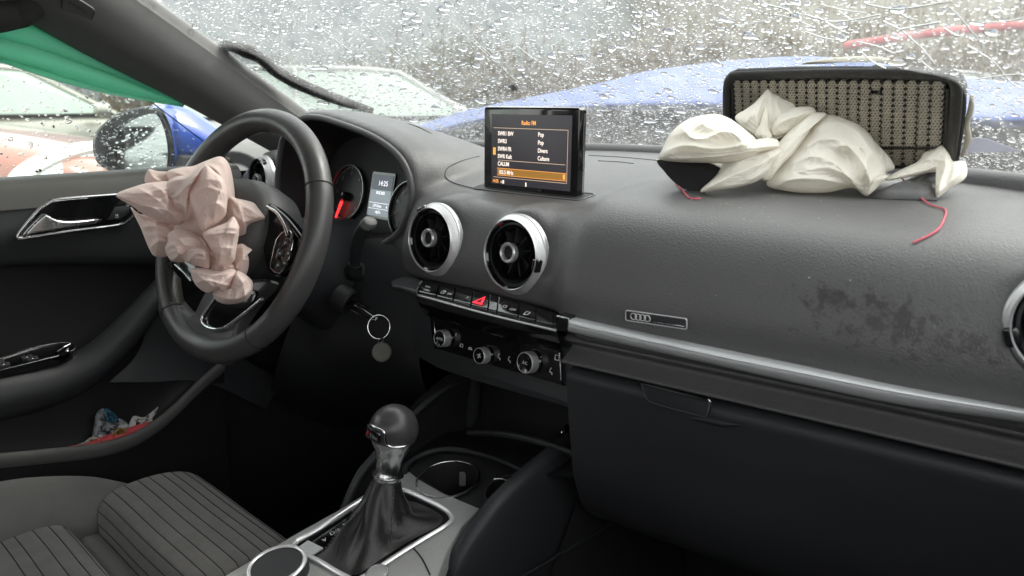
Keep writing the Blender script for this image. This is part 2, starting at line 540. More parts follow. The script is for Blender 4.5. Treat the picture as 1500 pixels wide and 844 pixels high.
# dash skin material: grain, dust, and wet dirt smears on the passenger side
md = M['dash']; pad.data.materials.append(md)
nt = md.node_tree; L = nt.links.new; pb = nt.nodes['Principled BSDF']
geo = nd(nt, 'ShaderNodeNewGeometry')
def smear(center, rad, scale, thr):
    su = nd(nt, 'ShaderNodeVectorMath', operation='SUBTRACT'); su.inputs[1].default_value = center; L(geo.outputs['Position'], su.inputs[0])
    dv = nd(nt, 'ShaderNodeVectorMath', operation='DIVIDE'); dv.inputs[1].default_value = rad; L(su.outputs[0], dv.inputs[0])
    ln = nd(nt, 'ShaderNodeVectorMath', operation='LENGTH'); L(dv.outputs[0], ln.inputs[0])
    nz = nd(nt, 'ShaderNodeTexNoise'); nz.inputs['Scale'].default_value = scale; nz.inputs['Detail'].default_value = 9; nz.inputs['Roughness'].default_value = .72
    L(geo.outputs['Position'], nz.inputs['Vector'])
    ma = nd(nt, 'ShaderNodeMath', operation='MULTIPLY_ADD'); ma.inputs[1].default_value = -.14; L(ln.outputs['Value'], ma.inputs[0]); L(nz.outputs[0], ma.inputs[2])
    mr = nd(nt, 'ShaderNodeMapRange'); mr.inputs[1].default_value = thr; mr.inputs[2].default_value = thr+.10; L(ma.outputs[0], mr.inputs[0])
    return mr.outputs[0]
s1 = hit(1290, 470); s2 = hit(1420, 510); s3 = hit(1215, 440)
outs = [smear(tuple(s1[0]), (.062, .06, .026), 70, .395), smear(tuple(s2[0]), (.045, .05, .014), 90, .395), smear(tuple(s3[0]), (.028, .05, .013), 95, .39)]
mx1 = nd(nt, 'ShaderNodeMath', operation='MAXIMUM'); L(outs[0], mx1.inputs[0]); L(outs[1], mx1.inputs[1])
mx2 = nd(nt, 'ShaderNodeMath', operation='MAXIMUM'); L(mx1.outputs[0], mx2.inputs[0]); L(outs[2], mx2.inputs[1])
prev = pb.inputs['Base Color'].links[0].from_socket
mc = nd(nt, 'ShaderNodeMixRGB'); mc.inputs['Color2'].default_value = (.050, .049, .048, 1)
L(mx2.outputs[0], mc.inputs['Fac']); L(prev, mc.inputs['Color1']); L(mc.outputs[0], pb.inputs['Base Color'])
pr = pb.inputs['Roughness'].links[0].from_socket
mr2 = nd(nt, 'ShaderNodeMixRGB'); mr2.inputs['Color2'].default_value = (.36, .36, .36, 1)
L(mx2.outputs[0], mr2.inputs['Fac']); L(pr, mr2.inputs['Color1']); L(mr2.outputs[0], pb.inputs['Roughness'])

# rim and inside of the instrument hood
lip = op_ring(.004, HY+.0005)
v, f = tubev(lip, .0052, 8, 1, True, up=(0, 1, 0))
mesh('hood_lip', v, f, M['dash'], dashboard)
rings = [op_ring(.0015, HY), op_ring(-.006, HY+.02), op_ring(-.018, HY+.07, -.004), op_ring(-.028, HY+.12, -.008)]
Vh = np.concatenate(rings); fh = gridfaces(4, len(op), False, True)
mesh('hood_inside', Vh, fh, M['black'], dashboard)

# ------------------------------------------------------------------ instrument cluster
CY = HY+.085
clF = frame_at((-.33, CY, .05), (0, -math.cos(R(14)), math.sin(R(14))), (1, 0, 0))
def cl_xy(px, py):
    w = PL(px, py, clF[0], clF[3])-clF[0]; return np.array([w@clF[1], w@clF[2]])
cluster = thing('instrument_cluster', clF[0]-np.array([0, 0, .09]), 'black instrument cluster with rev counter and small lit trip display behind the steering wheel', 'instrument cluster')
plate('cluster_face', [(.36*.5*math.cos(a)*.98, .20*.5*math.sin(a)) for a in np.linspace(0, 2*math.pi, 49)[:-1]], clF, .004, M['black'], cluster)
dc = (cl_xy(497, 283)+cl_xy(538, 283))/2
dF = (loc2w(clF, [dc[0]-.004, dc[1], .005])[0], clF[1], clF[2], clF[3])
dr = np.linalg.norm(cl_xy(538, 290)-np.array([dc[0]-.004, dc[1]]))
M['dial'] = mat('dial_face', (.006, .006, .007), .4)
M['dialrim'] = mat('dial_rim', (.32, .32, .33), .3, .9)
M['redlit'] = emit('red_needle_glow', (1, .02, .02), 1.1, (.5, .01, .01))
M['lit'] = emit('lit_white_print', (.9, .9, 1), .35, (.6, .6, .6))
def dial(F, r, parent, nums):
    g = lathe('dial', [(r*.001, 0), (r*.97, 0), (r*.985, .004), (r*1.0, .006), (r*1.02, .004), (r*1.03, -.004)], F, M['dial'], parent, n=56)
    lathe('dial_rim', [(r*.975, .0035), (r*.99, .0068), (r*1.012, .0068), (r*1.022, .0035)], F, M['dialrim'], g, n=64)
    for a, s in nums:
        t = text('dial_number', s, (loc2w(F, [math.cos(R(a))*r*.74, math.sin(R(a))*r*.74-.0035, .001])[0], F[1], F[2], F[3]), .0095, M['grey_print'], g, 'CENTER')
    tv, tf = [], []
    for k in range(49):
        a = R(225-270*k/48); l = .10 if k % 6 == 0 else .05
        for rr, w in ((r*.95, .0006), (r*(.95-l), .0006)):
            c = np.array([math.cos(a)*rr, math.sin(a)*rr]); n = np.array([-math.sin(a), math.cos(a)])*w
            tv += [(*(c+n), .001), (*(c-n), .001)]
        i = len(tv)-4; tf.append((i, i+1, i+3, i+2))
    tag(mesh('scale_marks', loc2w(F, tv), tf, M['grey_print'], g, smooth=False), kind='stuff')
    return g
g = dial(dF, dr, cluster, [(225-45*k+(0), str(k)) for k in range(7)])
hubp = cl_xy(512, 289); nd_tip = cl_xy(500, 320)
def on_cl(q, h): return loc2w(clF, [q[0], q[1], h])[0]
tube('needle', [on_cl(nd_tip, .012), on_cl(hubp*.75+nd_tip*.25, .012)], [.0016, .0026], M['redlit'], cluster, n=6, sub=1)
lathe('needle_hub', [(.0001, .012), (.006, .011), (.008, .006), (.008, 0)], (on_cl(hubp, .006), clF[1], clF[2], clF[3]), M['gloss'], cluster, n=20)
d2 = cl_xy(578, 300); d2F = (loc2w(clF, [d2[0]+dr, d2[1]-.006, .005])[0], clF[1], clF[2], clF[3])
dial(d2F, dr, cluster, [(225-33*k, str(k*20)) for k in range(9)])
# trip display
q = [cl_xy(*a) for a in ((552, 262), (581, 264), (574, 318), (544, 314))]
dx0, dx1 = (q[0][0]+q[3][0])/2, (q[1][0]+q[2][0])/2; dy0, dy1 = (q[2][1]+q[3][1])/2-.002, (q[0][1]+q[1][1])/2+.006
dispF = (loc2w(clF, [(dx0+dx1)/2, (dy0+dy1)/2, .006])[0], clF[1], clF[2], clF[3])
dw, dh = dx1-dx0, dy1-dy0
M['lcd'] = emit('lcd_grey_glow', (.26, .31, .34), .22, (.02, .02, .02))
M['lcd_dark'] = emit('lcd_dark', (.06, .07, .09), .25, (.01, .01, .012))
fr = plate('trip_display', rrect(dw*1.12, dh*1.12, .003), dispF, .0015, M['gloss'], cluster)
scF = (loc2w(dispF, [0, 0, .0018])[0], *dispF[1:])
plate('lcd_panel', [(-dw/2, -dh/2), (dw/2, -dh/2), (dw/2, dh*.13), (-dw/2, dh*.13)], scF, .0004, M['lcd'], fr)
plate('lcd_panel', [(-dw/2, dh*.135), (dw/2, dh*.135), (dw/2, dh/2), (-dw/2, dh/2)], scF, .0004, M['lcd_dark'], fr)
def dt(s, x, y, size, m=None, sx=1.0):
    return text('lettering', s, (loc2w(scF, [x, y, .0007])[0], *scF[1:]), size, m or M['lit'], fr, 'CENTER', sx=sx)
dt('14:25', .003, dh*.24, dh*.17); dt('09.02.2025', 0, dh*.03, dh*.10, sx=.75)
dt('127174 km', -dw*.08, -dh*.29, dh*.10, sx=.75); dt('6', dw*.40, -dh*.29, dh*.10); dt('+8.0°c', 0, -dh*.44, dh*.10, sx=.85)
for yy in (-.19, -.33): plate('screen_line', [(-dw/2, dh*yy), (dw/2, dh*yy), (dw/2, dh*yy+.0006), (-dw/2, dh*yy+.0006)], (loc2w(scF, [0, 0, .0005])[0], *scF[1:]), .0002, M['lit'], fr)

# ------------------------------------------------------------------ round air vents
def vent(c, a, tab):
    F = vent_frame(c, a); Rv = VENT_R
    v = lathe('air_vent', [(Rv*.98, -.012), (Rv*.80, -.014), (Rv*.805, .009), (Rv*.845, .0115), (Rv*.86, -.005)], F, M['gloss'], dashboard, n=64)
    # bevelled metal ring: knurled cone and bright edges
    lathe('vent_ring', [(Rv*1.0, -.004), (Rv*1.0, .0012), (Rv*.985, .0026), (Rv*.870, .0125), (Rv*.858, .0130), (Rv*.842, .0115)], F, M['knurl'], v, n=80)
    lathe('ring_edge', [(Rv*1.003, -.003), (Rv*1.006, .001), (Rv*.993, .0028), (Rv*.975, .0034)], F, M['satin'], v, n=80)
    lathe('ring_edge', [(Rv*.890, .0115), (Rv*.866, .0138), (Rv*.846, .0130), (Rv*.840, .010)], F, M['satin'], v, n=80)
    lathe('vent_bowl', [(Rv*.80, .006), (Rv*.74, .0065), (Rv*.70, .003), (Rv*.66, -.010), (Rv*.50, -.028), (.001, -.034)], F, M['dark'], v, n=56)
    G = (loc2w(F, [-.003, .002, .001])[0], *F[1:])
    lathe('vent_nozzle', [(Rv*.665, -.012), (Rv*.680, .004), (Rv*.660, .0065), (Rv*.640, .004), (Rv*.56, -.010)], G, M['gloss'], v, n=56)
    lathe('vent_hub', [(.0080, -.02), (.0115, -.01), (.0122, .009), (.0115, .0125), (.0092, .0125), (.0085, .007), (.0001, .006)], G, M['black'], v, n=32)
    lathe('hub_ring', [(.0122, .0060), (.0126, .0120), (.0112, .0138), (.0088, .0128), (.0084, .009)], G, M['satin'], v, n=36)
    for k in range(9):
        t = 2*math.pi*k/9+.13
        er = G[1]*math.cos(t)+G[2]*math.sin(t); et = -G[1]*math.sin(t)+G[2]*math.cos(t)
        q = []
        for rr, tw in ((.0095, .35), (.020, .25), (Rv*.62, .15)):
            for h in (-.016, -.002):
                q.append(G[0]+er*rr+G[3]*h+et*(h+.009)*tw)
        q = np.array(q); off = et*.0006
        V = np.concatenate([q-off, q+off]); fc = []
        for b in (0, 6): fc += [(b, b+1, b+3, b+2), (b+2, b+3, b+5, b+4)]
        fc += [(1, 7, 9, 3), (3, 9, 11, 5), (0, 2, 8, 6), (2, 4, 10, 8)]
        mesh('vent_vane', V, fc, M['black'], v, smooth=False)
    TF = frame_at(loc2w(F, [Rv*.86*math.cos(tab), Rv*.86*math.sin(tab), .007])[0], F[3], F[1]*math.cos(tab)+F[2]*math.sin(tab))
    plate('vent_tab', rrect(.011, .016, .003), TF, .006, M['gloss'], v, bev=.001)
    return v
vent(VENTS[0], 0, R(118)); vent(VENTS[1], 0, R(-10)); vent(VENTS[2], .1, R(200)); vent(VENTS[3], -.1, R(60))

# ------------------------------------------------------------------ trim strip along the dash
def strip_pts(pxs, dy):
    out = []
    for a, b in pxs:
        p = P(a, b, y=0)
        for _ in range(6): p = P(a, b, y=dash_y(p[0])+dy)
        out.append(p)
    return out
topl = [(834, 462), (955, 489), (1071, 513), (1192, 538), (1323, 566), (1500, 598), (1600, 616)]
midl = [(833, 474), (955, 501), (1071, 526), (1192, 550), (1323, 576), (1500, 605), (1600, 622)]
botl = [(832, 486), (955, 514), (1071, 540), (1192, 567), (1323, 594), (1500, 619), (1600, 634)]
rowA = strip_pts(topl, -.010); rowB = strip_pts([((a+c)/2, (b+e)/2) for (a, b), (c, e) in zip(topl, midl)], -.021)
rowC = strip_pts(midl, -.026); rowD = strip_pts([((a+c)/2, (b+e)/2) for (a, b), (c, e) in zip(midl, botl)], -.026); rowE = strip_pts(botl, -.018)
rowF = [p+np.array([0, .022, -.002]) for p in rowE]; row0 = [p+np.array([0, .022, .003]) for p in rowA]
tr = surf('trim_strip', [row0, rowA, rowB, rowC, rowD, rowE, rowF], M['alu'], dashboard, nu=3, nv=4)
tube('trim_highlight', [p+np.array([0, -.0004, 0]) for p in rowC], 0.0009, M['satin'], tr, n=6, sub=4)
lst = [(574, 412), (590, 414), (612, 420)]
l2 = [(576, 424), (592, 428), (610, 434)]
a_ = strip_pts(lst, -.012); b_ = strip_pts([((a+c)/2, (b+e)/2) for (a, b), (c, e) in zip(lst, l2)], -.026); c_ = strip_pts(l2, -.026)
surf('trim_strip', [[p+np.array([0, .02, .003]) for p in a_], a_, b_, c_, [p+np.array([0, .02, -.003]) for p in c_]], M['dark'], dashboard, nu=3)

# ------------------------------------------------------------------ row of switches under the vents
barA = [(616, 410), (715, 430), (815, 459)]; barB = [(609, 432), (711, 460), (815, 485)]
A3 = cr([P(a, b, y=-.008) for a, b in barA], 8); B3 = cr([P(a, b, y=-.037) for a, b in barB], 8)
bn = np.cross(B3[0]-A3[0], A3[-1]-A3[0]); bn /= np.linalg.norm(bn); bn = bn if bn[1] < 0 else -bn
def bar(u, v, h=0.0):                          # u along the row, v from the back edge to the front edge
    i = u*(len(A3)-1); k = min(int(i), len(A3)-2); s = i-k
    a = A3[k]*(1-s)+A3[k+1]*s; b = B3[k]*(1-s)+B3[k+1]*s
    return a*(1-v)+b*v+bn*h
rows = [[bar(u, 0, -.02) for u in np.linspace(0, 1, 17)]]
for v, h in ((0, -.001), (.06, .0005), (.9, .0005), (1.0, -.002), (1.03, -.014), (.9, -.035)):
    rows.append([bar(u, v, h) for u in np.linspace(0, 1, 17)])
swb = surf('switch_bar', rows, M['gloss'], dashboard, nu=2, nv=1)
# chrome line under the row, turned up at its left end
tube('chrome_line', [bar(.015, .12, .001), bar(.004, .45, .001), bar(.0, .85, .001)]+[bar(u, 1.0, .0005) for u in np.linspace(.02, .999, 12)], .0014, M['satin'], swb, n=8, sub=3)
kx = [.02, .155, .275, .40, .52, .585, .74, .865, .985]
icons = [('drive\nselect', .0042), ('(A) OFF', .0044), ('', 0), ('P', .006), ('', 0), ('ESC OFF', .0040), ('', 0), ('', 0)]
key_u = []
for i in range(8):
    u0, u1 = kx[i]+.006, kx[i+1]-.006
    rows = []
    for v, h in ((.10, .0004), (.12, .0020), (.78, .0032), (.88, .0026), (.91, .0003)):
        rows.append([bar(u, v, h) for u in (u0, (u0+u1)/2, u1)])
    b = surf('switch_key', rows, M['gloss'], swb, nu=2, nv=2)
    key_u.append((b, (u0+u1)/2))
def bar_frame(u, v, h):
    ex = bar(min(u+.02, 1), v)-bar(max(u-.02, 0), v); return frame_at(bar(u, v, h), bn, ex)
M['hazard'] = emit('hazard_red_glow', (1, .03, .05), .55, (.7, .03, .05))
hzF = bar_frame(.462, .55, .0036)
plate('hazard_triangle', [(-.0085, -.0065), (.0085, -.0065), (0, .0095)], hzF, .0006, M['hazard'], swb)
plate('hazard_triangle_line', [(-.0045, -.0042), (.0045, -.0042), (0, .0042)], (loc2w(hzF, [0, 0, .0007])[0], *hzF[1:]), .0003, mat('hazard_dark_red', (.35, .01, .02), .4), swb)
for s, u, v, z in (('drive', .075, .50, .0052), ('select', .075, .70, .0052), ('OFF', .238, .62, .0050), ('P', .362, .60, .0064), ('OFF', .69, .62, .0054)):
    text('lettering', s, bar_frame(u, v, .0035), z, M['white_print'], swb, 'CENTER')
def ring_icon(u, v, r, n=20, a0=0, a1=360):
    F = bar_frame(u, v, .0036); pts = [loc2w(F, [r*math.cos(R(a)), r*math.sin(R(a)), 0])[0] for a in np.linspace(a0, a1, n)]
    tube('icon', pts, .0004, M['white_print'], swb, n=4, sub=1)
ring_icon(.198, .56, .0036); ring_icon(.208, .56, .0022, a0=90, a1=270)
for pts in ([(-.003, -.003), (-.003, .003), (.003, .003), (.003, -.001), (0, -.003), (-.003, -.003)],):
    F = bar_frame(.80, .58, .0036); tube('icon', [loc2w(F, [*p, 0])[0] for p in pts], .0005, M['white_print'], swb, n=4, sub=1)
F = bar_frame(.635, .55, .0036)
tube('icon', [loc2w(F, [a, b, 0])[0] for a, b in ((-.003, .003), (.002, .003), (.003, 0), (.001, -.001), (-.002, -.001), (-.003, .003))], .0005, M['white_print'], swb, n=4, sub=1)
# end block between the switches and the long strip
eb = [P(a, b, y=-.036) for a, b in ((816, 463), (833, 467), (832, 485), (816, 484))]
V = [*eb, *[p+np.array([0, .03, .004]) for p in eb]]
mesh('end_block', V, [(0, 1, 2, 3), (4, 7, 6, 5), (0, 4, 5, 1), (1, 5, 6, 2), (2, 6, 7, 3), (3, 7, 4, 0)], M['gloss'], swb, smooth=False)
tube('end_block_edge', [eb[0], eb[1], eb[2]], .0009, M['chrome'], swb, n=6, sub=1)

# ------------------------------------------------------------------ badge on the dash face
h0 = hit(918, 461)[0]; h1 = hit(1008, 474)[0]; hn = hit(962, 466)[1]
bF = frame_at((h0+h1)/2+hn*.0005, hn, h1-h0); bl = np.linalg.norm(h1-h0)
bdg = plate('badge_plate', rrect(bl, .0115, .0022), bF, .0022, M['dark'], dashboard, bev=.0006)
bo = rrect(bl-.0006, .0109, .0020)
tube('badge_rim', [loc2w(bF, [*p, .0022])[0] for p in bo], .00065, M['frame_metal'], bdg, n=5, sub=1, closed=True)
for k in range(4):
    cxk = -bl*.36+k*.0052
    tube('badge_ring', [loc2w(bF, [cxk+.0034*math.cos(a), .0034*math.sin(a), .0026])[0] for a in np.linspace(0, 2*math.pi, 25)[:-1]], .00055, M['frame_metal'], bdg, n=5, sub=1, closed=True)
tube('badge_line', [loc2w(bF, [-bl*.10, -.0028, .0023])[0], loc2w(bF, [bl*.46, -.0028, .0023])[0]], .00035, M['chrome'], bdg, n=5, sub=1)

# ------------------------------------------------------------------ pop-up screen
scr = thing('pop_up_screen', (-.006, .117, .06), 'glossy black pop-up radio screen with orange and white station list in the dash top', 'screen')
SF = frame_at((-.006, .1097, .119), (0, -1, .017), (1, 0, 0))
sw, sh = .171, .108
plate('screen_housing', rrect(sw, sh+.012, .004), (loc2w(SF, [0, -.006, -.014])[0], *SF[1:]), .014, M['gloss'], scr, bev=.0012)
plate('screen_top_edge', rrect(sw*.985, .0022, .001), frame_at(loc2w(SF, [0, sh/2-.0001, -.007])[0], SF[2], SF[1]), .0012, M['chrome'], scr)
plate('screen_side_edge', rrect(.0026, sh*.95, .001), frame_at(loc2w(SF, [sw/2-.0002, -.004, -.011])[0], SF[1], np.cross(SF[2], SF[1])), .0008, M['chrome'], scr)
M['panel'] = emit('screen_panel_glow', (.055, .050, .062), .13, (.008, .008, .010))
M['or'] = emit('orange_print_glow', (1, .42, .10), .30, (.3, .1, .02))
M['wh'] = emit('white_print_glow', (1, .88, .78), .30, (.3, .28, .26))
M['bar'] = emit('amber_bar_glow', (.42, .20, .03), .20, (.1, .05, .01))
M['ln'] = emit('line_glow', (.62, .45, .33), .28, (.1, .08, .06))
def zx(X, Y): return ((X-80)/(820-80)*sw-sw/2, sh/2-((Y-105)-(X-80)*-.027-(0))/(690-105)*sh*1.0)
# screen coordinates 0..1
def sxy(u, v): return (-sw/2+u*sw, sh/2-v*sh)
pn = plate('screen_panel', [sxy(.09, .09), sxy(.935, .09), sxy(.935, .985), sxy(.09, .985)], (loc2w(SF, [0, 0, .0003])[0], *SF[1:]), .0003, M['panel'], scr)
TF = (loc2w(SF, [0, 0, .0009])[0], *SF[1:])
def st(s, u, v, size, m, al='LEFT', sx=.82):
    x, y = sxy(u, v); return text('lettering', s, (loc2w(TF, [x, y, 0])[0], *TF[1:]), size, m, pn, al, sx=sx, bold=.00012)
def sl(u0, v0, u1, v1, m, w=.0007, name='screen_line'):
    (x0, y0), (x1, y1) = sxy(u0, v0), sxy(u1, v1)
    return plate(name, [(x0, y0-w/2), (x1, y1-w/2), (x1, y1+w/2), (x0, y0+w/2)], TF, .0002, m, pn)
st('Radio: FM', .50, .215, .0078, M['or'], 'CENTER')
sl(.115, .262, .90, .262, M['ln'])
for (a, b), v in zip((('SWR1 BW', 'Pop'), ('SWR3', 'Pop'), ('SWR4 FR', 'Divers'), ('SWR Kult', 'Culture'), ('CALUM', '')), (.355, .452, .55, .645, .742)):
    st(a, .165, v, .0080, M['wh'])
    if b: st(b, .60, v-.005, .0080, M['wh'])
sl(.17, .672, .88, .672, M['ln']); sl(.115, .893, .90, .893, M['ln']); 
tube('screen_line', [loc2w(TF, [*sxy(.90, .262), 0])[0], loc2w(TF, [*sxy(.90, .893), 0])[0]], .0003, M['ln'], pn, n=4, sub=1)
hb = plate('highlight_bar', [sxy(.16, .775), sxy(.895, .775), sxy(.895, .865), sxy(.16, .865)], (loc2w(SF, [0, 0, .0007])[0], *SF[1:]), .0002, M['bar'], pn)
for a, b in (((.16, .775), (.895, .775)), ((.16, .865), (.895, .865))): sl(*a, *b, M['or'], .0006)
st('103.5 MHz', .175, .848, .0078, M['wh'])
sl(.862, .818, .882, .818, M['or'], .0062, 'bar_icon'); sl(.112, .56, .14, .56, M['or'], .0100, 'side_arrow')
st('14:25', .105, .965, .0066, M['or']); sl(.20, .952, .215, .952, M['ln'], .003, 'signal_icon'); sl(.222, .948, .238, .948, M['wh'], .0048, 'signal_icon')
sl(.475, .955, .487, .955, M['wh'], .0056, 'note_icon')
# slot of the screen in the dash top
sc_c = hit(690, 283); sc_d = hit(872, 285)
z0 = max(sc_c[0][2], sc_d[0][2])
def slot_ring(w, dpt, zoff):
    return [(-.004+a, .112+b, None, zoff) for a, b in rrect(w, dpt, .008)]
def drop(p, lift):
    l, n, i, t = BV.ray_cast(Vector((p[0], p[1], .4)), Vector((0, 0, -1)))
    return np.array([p[0], p[1], (l.z if l else .08)+lift])
o1 = [drop(p, .0006) for p in slot_ring(.200, .034, 0)]
tube('screen_slot', o1, .0013, M['dash'], dashboard, n=8, sub=1, closed=True)
inn = [drop(p, .0008) for p in slot_ring(.196, .030, 0)]; cc = np.mean(inn, 0)
mesh('slot_shade_sheet', inn+[cc], [(i, (i+1) % len(inn), len(inn)) for i in range(len(inn))], M['black'], dashboard)  # flat black sheet on the skin; its colour stands for shade in the slot

# ------------------------------------------------------------------ lower dash
def lowsurf(name, rows, m, **k): return surf(name, rows, m, dashboard, **k)
xs = [.165, .26, .40, .55, .72]
lip0 = [(x, dash_y(x)-.002, -.083) for x in xs]; lip1 = [(x, dash_y(x)+.012, -.094) for x in xs]
lip2 = [(x, dash_y(x)+.002, -.104) for x in xs]; lip3 = [(x, dash_y(x)-.006, -.112) for x in xs]
lowsurf('soft_ledge', [[(x, dash_y(x)+.03, -.070) for x in xs], lip0, lip1, lip2, lip3, [(x, dash_y(x)+.03, -.120) for x in xs]], M['dash'], nu=4)
gx = [.170, .26, .40, .55, .72]
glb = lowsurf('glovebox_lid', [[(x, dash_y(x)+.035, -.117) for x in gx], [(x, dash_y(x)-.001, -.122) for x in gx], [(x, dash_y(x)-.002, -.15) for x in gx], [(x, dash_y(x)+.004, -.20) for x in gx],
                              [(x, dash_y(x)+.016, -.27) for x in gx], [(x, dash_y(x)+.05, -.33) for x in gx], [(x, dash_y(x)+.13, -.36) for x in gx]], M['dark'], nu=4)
ho = (.31, dash_y(.31)-.003, -.13); hnrm = (.13, -1, .04)
qh, Fh = pxpoly([(944, 564), (950, 562), (1036, 584), (1041, 588), (1038, 606), (1030, 607), (962, 589), (950, 580)], ho, hnrm, (1, .13, 0), sub=4)
gh = plate('glovebox_handle', qh, Fh, .006, M['dark'], glb, bev=.0015)
tube('handle_edge', [loc2w(Fh, [*p, .0052])[0] for p in qh], .0005, M['dash'], gh, n=5, sub=1, closed=True)
tube('handle_glint', [PL(a, b, np.array(ho)+Fh[3]*.006, hnrm) for a, b in ((1036, 584.5), (1040.5, 589), (1038, 605))], .0007, M['chrome'], gh, n=5, sub=2)
tube('handle_recess', [P(a, b, y=dash_y(.33)-.001) for a, b in ((985, 608), (1030, 614), (1060, 620), (1083, 622))], [.002, .004, .004, .001], M['dark'], glb, n=8)
# centre fascia around the climate controls
cF0 = (.03, .002, -.128); cn = (.0, -1, .16)
qc, Fc = pxpoly([(602, 438), (716, 468), (836, 492), (850, 560), (880, 600), (860, 606), (700, 560), (640, 540), (606, 520)], (.03, .006, -.128), cn, (1, 0, 0))
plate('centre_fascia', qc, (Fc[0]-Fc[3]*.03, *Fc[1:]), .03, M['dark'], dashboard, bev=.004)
qp, Fp = pxpoly([(634, 465), (640, 464), (813, 504), (820, 509), (822, 558), (812, 558), (652, 512), (640, 506)], cF0, cn, (1, 0, 0), sub=3)
clim = plate('climate_panel', qp, Fp, .004, M['gloss'], dashboard, bev=.001)
tube('panel_frame', [PL(a, b, np.array(cF0)+Fp[3]*.0042, cn) for a, b in ((640, 506), (635, 466), (637, 464), (700, 477.5), (760, 491.5), (812, 504), (819, 508), (822, 557))], .0009, M['chrome'], clim, n=6, sub=2)
def climF(px, py, h=.0042):
    return (PL(px, py, np.array(cF0)+Fp[3]*h, cn), *Fp[1:])
for (px, py, r, s) in ((653, 496, .0118, 'AUTO'), (711, 521, .0108, ''), (778, 531, .0136, 'A/C')):
    F = climF(px+2, py-1)
    k = lathe('climate_knob', [(r*1.12, 0), (r*1.12, .002), (r*1.0, .003), (r*.97, .013), (r*.90, .0145), (r*.84, .0140), (.0001, .0138)], F, M['gloss'], clim, n=40)
    lathe('knob_ring', [(r*1.004, .0032), (r*.985, .0122), (r*.965, .0142), (r*.90, .0150), (r*.87, .0146)], F, M['knurl'], k, n=48)
    G = (loc2w(F, [0, -.002, .0142])[0], *F[1:])
    if s: text('lettering', s, G, .0056 if len(s) < 4 else .0050, M['white_print'], k, 'CENTER', sx=.9)
    else:
        for a in range(4):
            t = R(90*a+45); tube('fan_icon', [loc2w(G, [.0004*math.cos(t), .002+.0004*math.sin(t), 0])[0], loc2w(G, [.0032*math.cos(t+.4), .002+.0032*math.sin(t+.4), 0])[0]], [.0004, .0011], M['white_print'], k, n=5, sub=1)
for i, (px, py) in enumerate(((676, 507), (689, 511), (704, 516), (731, 524), (746, 528), (762, 533), (816, 524), (807, 545), (668, 490), (792, 524))):
    F = climF(px, py); z = .0042 if i < 8 else .0024
    if i == 2 or i == 6: pts = [(-1, -1), (-1, 1), (1, 1), (1, -1), (-1, -1)]
    elif i == 1: pts = [(-1.2, -.3), (-.6, .5), (.5, .5), (1.2, -.3), (-1.2, -.3)]
    elif i == 0: pts = [(-1, -.2), (-.7, .9), (.7, .9), (1, -.2), (0, -.5), (-1, -.2)]
    elif i > 7: pts = [(0, -1), (.3, 1)]
    else: pts = [(-.6, .9), (-.5, -.1), (.6, -.2), (.7, -1)]
    tube('icon', [loc2w(F, [a*z*.7, b*z*.7, 0])[0] for a, b in pts], .00065, M['white_print'], clim, n=5, sub=1)
    if 2 < i < 6 or i == 7:
        lathe('icon_dot', [(.0001, .0007), (.0010, .0005), (.0011, 0)], (loc2w(F, [-.0005, .0042, 0])[0], *F[1:]), M['white_print'], clim, n=8)

def on_dash(pts, lift=.0004): return [hit(a, b, lift)[0] for a, b in pts]
for pts in ([(862, 228), (915, 231), (968, 236)], [(876, 236), (905, 237.5), (928, 240)], [(692, 276), (664, 268), (652, 258), (656, 246), (676, 236), (702, 229)]):
    tube('dash_seam', on_dash(pts), .0006, M['black'], dashboard, n=5, sub=4)
V, f = [], []
for k in range(45):                            # crumbs and lint shaken out of the burst cover
    a, b = (rng.normal(1120, 120), rng.normal(300, 14)) if k < 36 else (rng.uniform(900, 1450), rng.uniform(300, 440))
    h_ = hit(a, b, .0003)
    if h_[1][2] < .0 or not (860 < a < 1490): continue
    r_ = rng.uniform(.0004, .0011); i = len(V)
    for q_ in ((-1, -.6, 0), (1, -.5, 0), (.2, .9, 0), (0, 0, .8)): V.append(h_[0]+np.array(q_)*r_*(1, 1, 1)+h_[1]*0)
    f += [(i, i+1, i+3), (i+1, i+2, i+3), (i+2, i, i+3), (i, i+2, i+1)]
tag(mesh('crumbs', V, f, mat('pale_crumbs', (.6, .58, .52), .8), None, smooth=False), 'tiny pale crumbs scattered on the dashboard below the cream airbag', 'crumbs', kind='stuff')

# ------------------------------------------------------------------ windscreen
WS_D = np.array([0, -.833, .553])
def ws(x, s, off=0.0):
    """point on the outside of the windscreen: x across, s metres up the slope"""
    b = np.array([x, base_y(x)+.012, BASE_Z])+WS_D*s
    if off:
        t = np.array([1, (base_y(x+.01)-base_y(x-.01))/.02, 0]); n = np.cross(t, WS_D); n /= np.linalg.norm(n)
        b = b+n*(off if n[2] > 0 else -off)
    return b
def ws_px(px, py, off=0.0):
    s, x = .2, 0.0
    v = ray(px, py)
    lo, hi = .3, 3.5                           # march along the sight line
    g = lambda t: (lambda p: (p[1]-(base_y(p[0])+.012))*.553+(p[2]-BASE_Z)*.833)(CAM+v*t)
    for t in np.linspace(lo, hi, 200):
        if g(t) > 0: hi = t; break
    lo = hi-.03
    for _ in range(30):
        m = (lo+hi)/2
        if g(m) > 0: hi = m
        else: lo = m
    p = CAM+v*hi
    return p[0], (p[2]-BASE_Z)/.553
M['ws'] = glassmat('wet_windscreen_glass', (.89, .93, .92), haze=.13, hz_col=(.62, .64, .63))
windscreen = thing('windscreen', (0, .5, .1), 'raked windscreen covered in rain drops, with white cracks at the upper right', 'windscreen')
xs = np.linspace(-.69, .80, 50)
V = np.array([[ws(x, s) for x in xs] for s in (-.08, .1, .3, .5, .68)])
